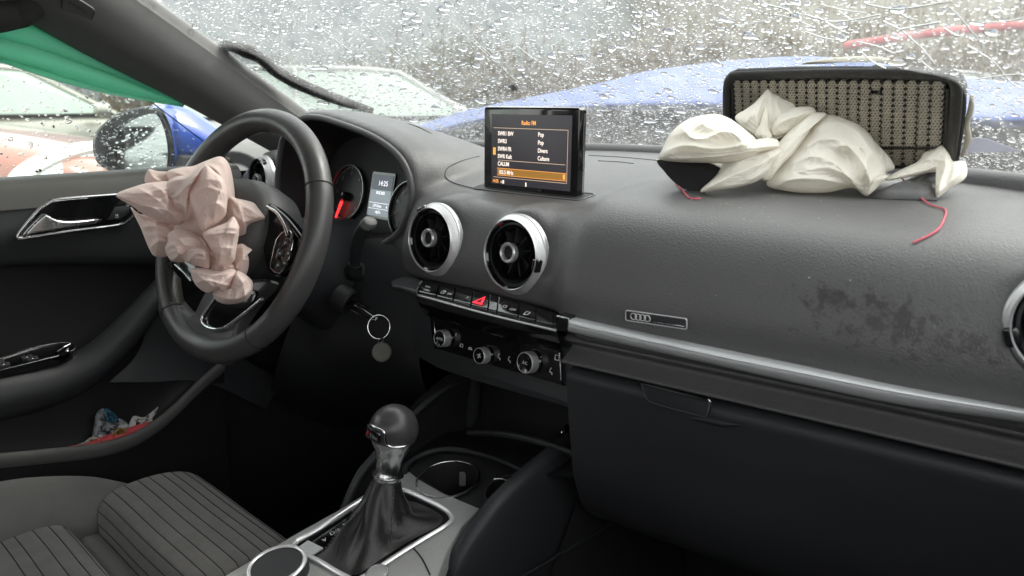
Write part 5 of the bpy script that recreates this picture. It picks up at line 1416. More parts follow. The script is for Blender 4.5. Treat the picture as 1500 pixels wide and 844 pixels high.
rr_ = 16.2/FPX*tk
tag(top(tube('key_ring', [rc+u1_*rr_*math.cos(t)+u2_*rr_*1.08*math.sin(t) for t in np.linspace(0, 2*math.pi, 29)[:-1]], .0011, M['bright'], None, n=8, sub=1, closed=True)), 'thin steel split ring hanging from the ignition key', 'key ring')
fc_ = CAM+ray(559, 516)*tk; rm_ = 14.6/FPX*tk
tg_ = thing('key_tag', fc_-AX_U*rm_, 'round dull metal tag hanging below the key ring', 'key tag')
M['tag'] = mat('dull_tag_metal', (.10, .097, .085), .5, .6, var=.15, vscale=80, rvar=.1)
TG = frame_at(fc_, -AX_D*.9+AX_R*.3, AX_R)
lathe('tag_disc', [(.0001, .0012), (rm_*.86, .0012), (rm_*.90, .0018), (rm_*.98, .0016), (rm_, .0004), (rm_*.98, -.0012), (.0001, -.0012)], TG, M['tag'], tg_, n=44)
tube('tag_loop', [CAM+ray(a, b)*tk for a, b in ((553, 503), (557, 497), (562, 496), (560, 501), (556, 503))], .0014, M['tag'], tg_, n=6, closed=True)

# ------------------------------------------------------------------ centre console
KO, KN = np.array([0, -.25, -.335]), np.array([0, -.15, 1.])/math.hypot(.15, 1)
con = thing('centre_console', (0, -.25, -.75), 'dark centre console with grey top plate, chrome selector frame and cup holders between the seats', 'console')
def kp_(px, py, h=0.0): return PL(px, py, KO+KN*h, KN)
tp = [(300, 880), (330, 842), (430, 783), (500, 744), (536, 722), (575, 700), (600, 690), (615, 702), (650, 722), (703, 744), (676, 772), (655, 808), (640, 850), (630, 880)]
qk, Fk = pxpoly(tp, KO, KN, (1, 0, 0))
plate('top_plate', qk, (Fk[0]-Fk[3]*.02, *Fk[1:]), .02, M['plate'], con, bev=.003)
tube('plate_joint', [kp_(a, b, .0006) for a, b in ((603, 800), (618, 818), (630, 842))], .0009, M['black'], con, n=5)
fr_px = [(430, 802), (470, 776), (536, 732), (562, 721), (590, 720), (620, 732), (650, 747), (662, 760), (656, 771), (620, 793), (580, 818), (530, 850), (508, 848), (470, 826)]
qg, Fg = pxpoly(fr_px, KO, KN, (1, 0, 0), sub=3)
gp_ = plate('selector_plate', qg, (Fg[0], *Fg[1:]), .002, M['gloss'], con)
tube('selector_frame', [loc2w(Fg, [*p, .003])[0] for p in qg], .0034, M['frame_metal'], gp_, n=8, sub=1, closed=True, flat=.7)
lam = [(436, 806), (452, 795), (474, 806), (456, 818)]
ql_, Fl_ = pxpoly(lam, KO, KN, (1, 0, 0)); plate('selector_end', ql_, (Fl_[0], *Fl_[1:]), .0035, M['alu'], gp_)
for s, a, b, z in (('A', 474, 789, .0085), ('D/S', 492, 781, .0092), ('N', 508, 770, .0092), ('R', 522, 761, .0088), ('+', 505, 780, .009), ('-', 490, 789, .009)):
    c = kp_(a, b, .0026); F = frame_at(c, KN, (.25, 1, .15) if s != 'A' else (-.25, -1, -.15))
    F = frame_at(c, KN, (1, -.1, 0)) if s in '+-' else F
    text('lettering', s, F, z, M['white_print'], gp_, 'CENTER')
tube('selector_line', [kp_(a, b, .003) for a, b in ((458, 794), (500, 766), (532, 744))], .0008, M['chrome'], gp_, n=5)
# gaiter and lever
lever = thing('gear_lever', kp_(560, 785), 'automatic gear lever with black ball knob, satin metal neck and stitched leather gaiter', 'gear lever')
LX = .012
kc = P(577, 628, x=LX); cb_ = P(567, 706, x=LX-.004); lax = kc-cb_; lax /= np.linalg.norm(lax)
GF = frame_at(cb_, lax, AX_R); hk = np.linalg.norm(kc-cb_); tkk = float((kc-CAM)@AX_D); RK = 36/FPX*tkk
bo_px = [(462, 816), (486, 801), (514, 785), (534, 765), (550, 744), (572, 733), (600, 734), (624, 742), (648, 757), (640, 772), (605, 790), (560, 818), (522, 842), (496, 838), (470, 826)]
bo_ = cr([kp_(a, b, .003) for a, b in bo_px], 4, True); nb_ = len(bo_)
ang = [math.atan2((p-kp_(560, 785))@GF[2], (p-kp_(560, 785))@GF[1]) for p in bo_]
rings = []
GA = kp_(546, 792, .0)
for k in range(25):
    s = k/24; row = []
    for p, a in zip(bo_, ang):
        rad = GF[1]*math.cos(a)+GF[2]*math.sin(a)
        w_ = (1-s)**2.3; hgt_ = s**1.25
        q_ = GA+(cb_+lax*.004-GA)*hgt_+(p-GA)*w_+rad*(.0165+.004*math.sin(math.pi*s))*(1-w_)
        sd = math.sin(math.pi*min(1, s*1.02))
        q_ = q_+rad*(.011*(abs(math.cos(a*2.5+.4+2.2*s))-.5)*sd+.004*math.sin(a*3+s*11)*sd*(1-s))+lax*.006*math.sin(a*4+1.3)*math.sin(math.pi*s)*(1-s)
        row.append(q_)
    rings.append(row)
V = np.array(rings)
mesh('gaiter', V.reshape(-1, 3), gridfaces(25, nb_, False, True), mat('black_gaiter_leather', (.020, .0195, .019), .38, var=.15, vscale=20, bump=.5, bscale=600, dist=.0006, rvar=.1), lever)
for ja in (0.50, 0.70, .02, .12):
    j = int(ja*nb_) % nb_
    for k in range(2, 23):
        p0, p1 = V[k, j], V[min(k+1, 24), j]; dirn = p1-p0
        nrm = np.cross(V[k, (j+1) % nb_]-V[k, j-1], dirn); nrm /= np.linalg.norm(nrm)+1e-9
        if nrm@(p0-(cb_+kp_(560, 785))/2) < 0: nrm = -nrm
        tube('stitch', [p0+nrm*.0006, p0+dirn*.25+nrm*.0014, p0+dirn*.5+nrm*.0006], .0007, M['pillar'], lever, n=4, sub=1)
lathe('neck', [(.0165, .004), (.0178, .008), (.0178, .012), (.0165, .014), (.0160, .018), (.0168, hk*.45), (.0205, hk*.62), (.0262, hk*.80), (RK*.93, hk*.95), (RK*.97, hk*1.0)], GF, M['chrome'], lever, n=40, sharp=50)
tube('neck_ring', [loc2w(GF, [.0180*math.cos(t), .0180*math.sin(t), .010])[0] for t in np.linspace(0, 2*math.pi, 33)[:-1]], .0013, M['bright'], lever, n=6, sub=1, closed=True)
kv, kf = [], []
lathe('knob', [(RK*math.cos(R(a)), hk+RK*math.sin(R(a))) for a in np.linspace(-38, 89.9, 22)], GF, M['leather'], lever, n=44, sharp=80)
bdir = -AX_R*.62-AX_D*.62+AX_U*.05; bdir -= lax*(bdir@lax); bdir /= np.linalg.norm(bdir); bside = np.cross(lax, bdir)
tube('knob_trim', [kc+RK*1.015*((bdir*math.cos(R(a))+bside*math.sin(R(a)))*math.cos(R(e))+lax*math.sin(R(e))) for a, e in ((-150, -22), (-110, -22), (-70, -24), (-42, -20), (-34, 6), (-24, 12), (0, 13), (24, 12), (34, 6), (42, -20), (70, -24), (110, -22), (150, -22))], .0016, M['bright'], lever, n=7, sub=4)
BF = frame_at(kc+bdir*RK*.965-lax*RK*.12, bdir+lax*-.10, bside)
bg = plate('knob_badge', rrect(RK*1.00, RK*.46, .003), BF, .0022, M['gloss'], lever, bev=.0005)
plate('knob_badge_mark', [(-RK*.40, -RK*.10), (-RK*.28, -RK*.10), (-RK*.20, RK*.10), (-RK*.32, RK*.10)], (loc2w(BF, [0, 0, .0024])[0], *BF[1:]), .0003, mat('badge_red', (.45, .02, .02), .4), bg)
text('lettering', 'S line', (loc2w(BF, [-RK*.14, -RK*.10, .0024])[0], *BF[1:]), .0070, M['grey_print'], bg)
# cup holders
dk = [(575, 700), (590, 680), (615, 664), (652, 656), (700, 662), (740, 676), (770, 690), (748, 715), (722, 742), (703, 744), (650, 722), (600, 692)]
qd, Fd = pxpoly(dk, KO-KN*.004, KN, (1, 0, 0), sub=2)
holes = []
for pc_, rr in ((kp_(656, 704, -.002), .0415), (kp_(752, 722, -.002), .036)):
    w_ = pc_-Fd[0]; holes.append([(w_@Fd[1]+rr*math.cos(t), w_@Fd[2]+rr*math.sin(t)) for t in np.linspace(0, 2*math.pi, 41)[:-1]])
loops_ = [[Vector((*q_, 0)) for q_ in qd]]+[[Vector((*q_, 0)) for q_ in h_[::-1]] for h_ in holes]
flat_ = [q_ for l_ in loops_ for q_ in l_]
mesh('cup_deck', loc2w(Fd, [(q_.x, q_.y) for q_ in flat_]), tessellate_polygon(loops_), M['black'], con, smooth=False)
tube('deck_rim', [kp_(a, b, .001) for a, b in ((592, 694), (596, 682), (616, 667), (652, 658), (700, 664), (742, 678), (770, 692))], .0042, M['dark'], con, n=10)
for (pc_, rr, mm, nm) in ((kp_(656, 704, -.002), .0415, 'chrome', 'cup_ring'), (kp_(752, 722, -.002), .036, 'dark', 'cup_ring')):
    F = (pc_, Fk[1], Fk[2], KN)
    cup = lathe('cup_holder', [(rr, .001), (rr*.97, -.004), (rr*.94, -.03), (rr*.92, -.065), (.0001, -.066)], F, M['black'], con, n=44)
    tube(nm, [loc2w(F, [rr*math.cos(t), rr*math.sin(t), .0022])[0] for t in np.linspace(0, 2*math.pi, 49)[:-1]], .0016, M[mm], cup, n=6, sub=1, closed=True)
    G = frame_at(loc2w(F, [-.012, rr*.84, -.022])[0], -AX_D, AX_R)
    plate('cup_clip', rrect(.009, .020, .002), G, .002, M['pillar'], cup, bev=.0006)
tube('cup_ring', [kp_(a, b, .002) for a, b in ((723, 702), (736, 702), (747, 706))], .0012, M['chrome'], con, n=6)
# tray ahead of the cup holders
surf('tray', [[P(a, b, y=y) for a, b, y in r_] for r_ in (
    [(560, 640, .02), (640, 560, .10), (690, 545, .13), (800, 580, .12), (900, 620, .11)],
    [(560, 680, -.03), (640, 620, .06), (692, 632, .09), (800, 650, .08), (880, 640, .08)],
    [(570, 705, -.08), (640, 655, .0), (700, 660, .0), (780, 690, -.01), (840, 700, .0)])], M['black'], con)
tube('tray_corner', [P(a, b, y=.10) for a, b in ((694, 540), (692, 580), (690, 612), (686, 634))], [.012, .013, .012, .008], M['dark'], con, n=12)
tube('tray_ridge', [P(a, b, y=.02) for a, b in ((686, 634), (740, 636), (800, 650), (850, 668))], [.004, .005, .005, .004], M['dark'], con, n=8)
tube('console_rail', [P(a, b, x=-.098) for a, b in ((505, 745), (514, 722), (528, 694), (548, 670), (580, 634), (612, 602), (648, 572), (690, 552))], [.006, .006, .006, .006, .006, .005, .005, .004], M['dark'], con, n=10)
surf('console_side', [[P(a, b, x=-.100) for a, b in ((300, 880), (430, 783), (505, 745), (514, 722), (548, 670), (612, 602), (690, 552))], [P(a, b, x=-.112) for a, b in ((260, 900), (400, 820), (480, 780), (500, 740), (530, 690), (600, 630), (690, 590))], [P(a, b, x=-.12) for a, b in ((220, 1050), (380, 950), (440, 900), (480, 850), (520, 800), (600, 720), (690, 650))]], M['carpet'], con)
of = P(830, 636, x=.096); OF = frame_at(of, (-.75, -.55, .25), (0, 1, 0))
ol_ = lathe('power_outlet', [(.013, -.002), (.0130, .004), (.0105, .006), (.0100, -.006), (.0001, -.008)], OF, M['gloss'], con, n=32)
tube('outlet_ring', [loc2w(OF, [.0122*math.cos(t), .0122*math.sin(t), .006])[0] for t in np.linspace(R(20), R(170), 20)], .0014, M['bright'], ol_, n=6, sub=1)
lathe('outlet_cap', [(.0085, -.003), (.0085, .004), (.007, .0055), (.0001, .0055)], OF, M['dark'], ol_, n=24)
# flank towards the passenger
tE = [(628, 900), (645, 848), (662, 806), (690, 762), (722, 722), (770, 678), (820, 640), (858, 618), (888, 606)]
xe = [.100, .103, .106, .109, .112, .113, .114, .115, .117]
E0 = [P(a, b, x=x) for (a, b), x in zip(tE, xe)]
sh_ = lambda dx, dz, dy=0.0: [p+np.array([dx, dy, dz]) for p in E0]
rows = [sh_(-.010, -.045), sh_(-.006, -.012), sh_(-.002, -.003), sh_(.004, .0), sh_(.012, -.004), sh_(.018, -.016), sh_(.024, -.06), sh_(.030, -.16), sh_(.034, -.36)]
surf('console_flank', rows, M['dark'], con, nu=4, nv=4)
tube('flank_bead', [P(a, b, x=.156) for a, b in ((976, 664), (968, 688), (950, 716), (922, 744), (885, 772), (840, 800), (780, 836), (740, 860))], [.0012, .0022, .0025, .0025, .0025, .0025, .002, .002], M['dark'], con, n=6)
surf('footwell_side', [[P(a, b, x=x) for a, b, x in r_] for r_ in ([(880, 606, .12), (930, 625, .15), (985, 665, .165)], [(850, 720, .15), (920, 720, .155), (990, 720, .165)], [(800, 860, .15), (900, 860, .155), (1010, 860, .165)])], M['carpet'], con)
box('kneebolster', (.16, .30, -.76), (.80, .34, -.2), M['black'], body)
# rotary knob and start button at the back
rc_ = kp_(408, 838, .004); RF = (rc_, Fk[1], Fk[2], KN)
rk = lathe('rotary_dial', [(.034, -.004), (.034, .006), (.0325, .009), (.029, .0105), (.0285, .0095), (.0001, .0095)], RF, M['dark'], con, n=56)
tube('dial_ring', [loc2w(RF, [.0315*math.cos(t), .0315*math.sin(t), .0102])[0] for t in np.linspace(0, 2*math.pi, 57)[:-1]], .0026, M['frame_metal'], rk, n=8, sub=1, closed=True, flat=.7)
sb = kp_(553, 842, .003); SBF = (sb, Fk[1], Fk[2], KN)
sbb = lathe('start_button', [(.0125, -.002), (.0125, .003), (.0105, .0042), (.0001, .0040)], SBF, M['plate'], con, n=36)
tube('button_ring', [loc2w(SBF, [.0122*math.cos(t), .0122*math.sin(t), .003])[0] for t in np.linspace(0, 2*math.pi, 37)[:-1]], .0011, M['chrome'], sbb, n=6, sub=1, closed=True)
tube('chrome_corner', [kp_(a, b, .004) for a, b in ((418, 804), (428, 806), (436, 812))], [.001, .0025, .001], M['bright'], con, n=6)

# ------------------------------------------------------------------ driver's seat
seat = thing('driver_seat', (-.36, -.5, -.75), 'grey fabric driver seat with dark cross stripes and extended thigh support', 'car seat')
def pad_block(name, x0, x1, prof, nch, edge=.022, skew=0.0):
    """cushion block with lateral stitched channels; prof in (y, z)"""
    c = cr(prof, 14); L_ = np.r_[0, np.cumsum(np.linalg.norm(np.diff(c, axis=0), axis=1))]
    per = L_[-1]/nch
    xs_ = [x0, x0+edge*.25, x0+edge*.6, x0+edge]+list(np.linspace(x0+edge, x1-edge, 14)[1:-1])+[x1-edge, x1-edge*.6, x1-edge*.25, x1]
    dz = [-.045, -.018, -.005, 0]+[0]*12+[0, -.005, -.018, -.045]
    tg_ = np.gradient(c, axis=0); tg_ /= np.linalg.norm(tg_, axis=1)[:, None]; nm_ = np.c_[-tg_[:, 1], tg_[:, 0]]
    if nm_[len(nm_)//2][1] < 0: nm_ = -nm_
    rows = []
    for i, (y, z) in enumerate(c):
        ph_ = abs(((L_[i]/per) % 1)-.5)*2
        g = -.0007*math.exp(-((1-ph_)*per/2/.0014)**2)
        rows.append([(x, y+nm_[i][0]*(g+d)+skew*(x-x0)+.001*math.sin(x*23), z+nm_[i][1]*(g+d)+.003*math.sin((x-x0)/(x1-x0)*math.pi)) for x, d in zip(xs_, dz)])
    o = mesh(name, np.array(rows).reshape(-1, 3), gridfaces(len(rows), len(xs_)), M['fabric'], seat)
    for k in range(1, nch):
        i = int(np.argmin(np.abs(L_-(k)*per)))
        tube('seam', [np.array(rows[i][j])+np.array([0, nm_[i][0]*.0002, nm_[i][1]*.0002]) for j in range(1, len(xs_)-1)], .0008, M['groove'], o, n=5, sub=1)
    return o
pad_block('thigh_support', -.535, -.165, [(-.335, -.50), (-.333, -.455), (-.322, -.428), (-.300, -.417), (-.262, -.414), (-.222, -.418), (-.188, -.430), (-.165, -.452), (-.158, -.49), (-.165, -.56)], 19)
pad_block('seat_cushion', -.535, -.165, [(-.372, -.53), (-.370, -.475), (-.382, -.446), (-.42, -.436), (-.50, -.440), (-.62, -.455), (-.80, -.480)], 24)
surf('cushion_gap', [[(x, -.33, -.48) for x in (-.53, -.35, -.17)], [(x, -.355, -.475) for x in (-.53, -.35, -.17)], [(x, -.375, -.50) for x in (-.53, -.35, -.17)]], M['fabric2'], seat)
tube('side_bolster', [P(-160, 800, x=-.60), P(-60, 785, x=-.595), P(40, 762, x=-.585), P(130, 752, x=-.575), P(205, 758, x=-.565), P(236, 780, x=-.56)], [.075, .078, .074, .066, .050, .02], M['fabric2'], seat, n=22, flat=.85)
tube('bolster_seam', [P(a, b, x=-.53) for a, b in ((-20, 800), (60, 775), (140, 752), (205, 735))], .0012, M['groove'], seat, n=5)
box('seat_base', (-.55, -.85, -.74), (-.16, -.18, -.52), M['black'], seat, bev=.03)
surf('seat_back', [[(x, -.85, -.45) for x in (-.58, -.36, -.14)], [(x, -.93, -.1) for x in (-.58, -.36, -.14)], [(x, -1.02, .2) for x in (-.54, -.36, -.18)]], M['fabric2'], seat, solid=.10)

# ------------------------------------------------------------------ rubbish in the door pocket
px_ = lambda a, b, k=0.0: P(a, b, x=-.668+k)
fo = top(mesh('red_folder', [px_(70, 660), px_(120, 650), px_(165, 635), px_(205, 621), px_(224, 617), px_(222, 627), px_(180, 650), px_(120, 664), px_(72, 668),
   *[p+np.array([-.004, 0, -.01]) for p in (px_(70, 663), px_(120, 654), px_(165, 640), px_(205, 626), px_(224, 622))], px_(140, 655, .004), px_(190, 636, .004)],
   [(0, 1, 7, 8), (1, 14, 7), (1, 2, 14), (2, 15, 14), (14, 15, 6), (14, 6, 7), (2, 3, 15), (3, 4, 5), (3, 5, 15), (15, 5, 6), (0, 9, 10, 1), (1, 10, 11, 2), (2, 11, 12, 3), (3, 12, 13, 4)], mat('red_plastic', (.62, .06, .07), .5, bump=.3, bscale=80, btype='noise'), None))
tag(fo, 'flat red plastic sleeve lying in the driver door pocket', 'plastic sleeve')
tp_ = max(0.0, 0)
mw = mat('crinkled_clear_wrapper', (.42, .42, .44), .25, var=.3, vscale=90, bump=1.0, bscale=110, btype='noise', dist=.006)
def scrap(name, outl, cen, x0, m, label, cat, amp=.006, sub=3):
    o = cr(outl, sub, True); c = np.array(cen, float); V = [px_(*c, x0)]
    for k, r_ in enumerate((.4, .7, 1.0)):
        for i, p in enumerate(o): V.append(px_(*(c+(p-c)*r_), x0+amp*math.sin(i*1.7+k*2.3)*r_))
    n = len(o); f = [(0, 1+i, 1+(i+1) % n) for i in range(n)]+gridfaces(3, n, False, True, 1)
    ob = top(mesh(name, V, f, m)); s_ = ob.modifiers.new('t', 'SOLIDIFY'); s_.thickness = .0008
    return tag(ob, label, cat)
scrap('plastic_wrapper', [(138, 622), (142, 605), (150, 599), (160, 602), (172, 612), (185, 618), (190, 630), (176, 638), (150, 646), (136, 642)], (158, 624), -.006, mw, 'crinkled clear plastic wrapper in the door pocket behind the red sleeve', 'wrapper', .010)
scrap('wrapper_scrap', [(152, 600), (160, 600), (170, 608), (175, 618), (162, 619), (154, 614)], (162, 610), -.001, mat('teal_foil', (.03, .13, .20), .25, bump=.6, bscale=120, btype='noise', dist=.005), 'teal foil scrap caught in the clear wrapper in the door pocket', 'foil scrap', .004)
scrap('wrapper_scrap', [(168, 630), (180, 627), (188, 632), (182, 638), (168, 640)], (177, 633), .002, mat('ochre_foil', (.30, .20, .06), .4), 'ochre foil scrap beside the clear wrapper in the door pocket', 'foil scrap', .003)
scrap('paper_note', [(188, 632), (195, 610), (208, 612), (222, 606), (231, 596), (229, 604), (224, 612), (222, 622), (205, 628)], (207, 617), -.003, mat('white_paper', (.62, .60, .60), .8), 'small white paper note standing in the door pocket', 'paper note', .002)
scrap('wrapper_scrap', [(110, 654), (122, 648), (136, 640), (146, 644), (130, 652), (114, 656)], (128, 648), 0, mat('pale_foil', (.48, .44, .38), .4), 'pale crumpled foil strip at the rear of the clear wrapper', 'foil scrap', .003)

# ------------------------------------------------------------------ outside: own bonnet and mirror
GZ = -.92
def ground_mat():
    m = mat('wet_asphalt', (.075, .073, .070), .35, var=.35, vscale=2.2, bump=.5, bscale=120, btype='noise', dist=.004, rvar=.2)
    return m
V = [(-90, -90, GZ), (90, -90, GZ), (90, 90, GZ), (-90, 90, GZ)]
tag(mesh('ground', V, [(0, 1, 2, 3)], ground_mat(), None, smooth=False), kind='structure')

M['blue'] = mat('blue_car_paint', (.040, .078, .25), .58, .0, coat=.12, var=.05, vscale=30, bump=.08, bscale=160, btype='noise')
M['blue'].node_tree.nodes['Principled BSDF'].inputs['Coat Roughness'].default_value = .04
bon = thing('bonnet', (-.1, 1.1, 0), 'buckled blue bonnet of this car rising beyond the wet windscreen', 'bonnet')
rear = [(520, 214), (600, 198), (700, 172), (860, 151), (1060, 147), (1250, 152), (1430, 168), (1560, 166)]
rdg = [(520, 212), (600, 190), (700, 160), (860, 129), (960, 108), (1180, 92), (1420, 124), (1560, 128)]
ra = [P(a, b, y=.83) for a, b in rear]; rb = [P(a, b, y=1.2) for a, b in rdg]
rb2 = [p*.45+q_*.55+np.array([0, 0, .010]) for p, q_ in zip(ra, rb)]
surf('bonnet_skin', [[p+np.array([0, .01, -.02]) for p in ra], ra, rb2, rb, [p*1.0+np.array([0, .15, -.03]) for p in rb], [np.array([p[0]*.9, 1.75, -.25]) for p in rb]], M['blue'], bon, nu=6, nv=5)
surf('bonnet_lining', [[p+np.array([0, .012, -.022]) for p in ra], [p+np.array([0, .2, -.05]) for p in rb2], [np.array([p[0]*.9, 1.6, -.28]) for p in rb]], M['black'], bon)
cowl = thing('windscreen_cowl', (0, .7, -.1), 'dark plastic cowl panel between the windscreen foot and the raised bonnet', 'cowl')
xs3 = np.linspace(-.78, .85, 14)
surf('cowl_panel', [[(x, base_y(x)+.03, .072) for x in xs3], [(x, max(base_y(x)+.12, .4), .05) for x in xs3], [(x, .74, .045) for x in xs3], [(x, .80, .03) for x in xs3], [(x, .84, -.25) for x in xs3]],
     mat('grey_wet_plastic', (.09, .09, .092), .3, var=.3, vscale=30, bump=.3, bscale=200, btype='noise'), cowl)
box('engine_bay', (-.75, .85, -.4), (.8, 1.7, -.2), M['black'], cowl)
surf('front_wing', [[(-.80, .1, .03), (-.82, .6, .01), (-.80, 1.2, -.05), (-.72, 1.7, -.15)], [(-.90, .1, -.10), (-.92, .6, -.12), (-.9, 1.2, -.16), (-.8, 1.75, -.25)], [(-.92, .1, -.6), (-.93, .6, -.6), (-.91, 1.2, -.6), (-.82, 1.75, -.6)]], M['blue'], bon)

M['blue_shell'] = mat('blue_mirror_paint', (.010, .075, .46), .35, coat=.6, var=.05, vscale=30)
mir = thing('wing_mirror', P(225, 250, x=-.92), 'blue wing mirror with rain-spotted glass outside the driver window', 'wing mirror')
mo = P(205, 208, x=-.955); mn = np.array([.42, -.90, -.02]); mn /= np.linalg.norm(mn)
mout = [(138, 205), (146, 188), (165, 172), (190, 161), (215, 156), (236, 160), (247, 178), (254, 205), (256, 232), (252, 250), (240, 258), (205, 258), (175, 254), (150, 244), (140, 228)]
qm, Fm = pxpoly(mout, mo, mn, (0, 1, 0) if False else (np.cross([0, 0, 1.], mn)), sub=3)
n_ = len(qm); cq = qm.mean(0)
rings = []
for sc_, d_ in ((.90, .004), (.98, .006), (1.0, 0), (1.02, -.03), (.98, -.075), (.82, -.115), (.5, -.135), (.02, -.14)):
    rings.append([loc2w(Fm, [*(cq+(p-cq)*sc_), d_])[0] for p in qm])
V = np.array(rings).reshape(-1, 3)
nf = gridfaces(3, n_, False, True); nb2 = [tuple(q_) for q_ in gridfaces(6, n_, False, True, 2*n_)]
mesh('mirror_frame', V[:3*n_], nf, M['gloss'], mir); mesh('mirror_housing', V[2*n_:], gridfaces(6, n_, False, True), M['blue_shell'], mir)
M['mirror'] = mat('mirror_glass', (.80, .84, .83), .02, 1.0)
gl_in = [(171, 204), (178, 190), (192, 178), (212, 169), (230, 168), (240, 186), (246, 212), (246, 236), (240, 250), (212, 252), (186, 249), (173, 240), (168, 222)]
qi, Fi = pxpoly(gl_in, mo+mn*.007, mn, Fm[1], sub=3)
rm0 = np.cross([0, 0, 1.], mn)
plate('mirror_inner', (qm-cq)*.905+cq, (loc2w(Fm, [0, 0, .0035])[0], *Fm[1:]), .001, M['gloss'], mir)
plate('mirror_glass', qi, (Fi[0], *Fi[1:]), .002, M['mirror'], mir)
surf('mirror_housing', [[P(a, b, x=-.93) for a, b in ((238, 158), (275, 172), (318, 200))], [P(a, b, x=-.90) for a, b in ((248, 190), (285, 200), (322, 222))], [P(a, b, x=-.90) for a, b in ((256, 226), (290, 228), (322, 236))]], M['blue_shell'], mir, solid=.02)
surf('mirror_foot', [[P(a, b, x=-.90) for a, b in ((254, 228), (290, 229), (330, 234))], [P(a, b, x=-.89) for a, b in ((254, 258), (290, 258), (330, 258))]], M['black'], mir, solid=.02)
mc_ = [loc2w(Fm, [*(cq+(qm[rng.integers(n_)]-cq)*math.sqrt(rng.random())*.95), .0098])[0] for _ in range(150)]
drops('rain_drops', np.array(mc_), np.tile(Fm[1], (150, 1)), np.tile(Fm[2], (150, 1)), np.tile(Fm[3], (150, 1)), np.clip(.0014*np.exp(.4*rng.standard_normal(150)), .001, .004), np.full(150, .0008), 'rain drops on the wing mirror')

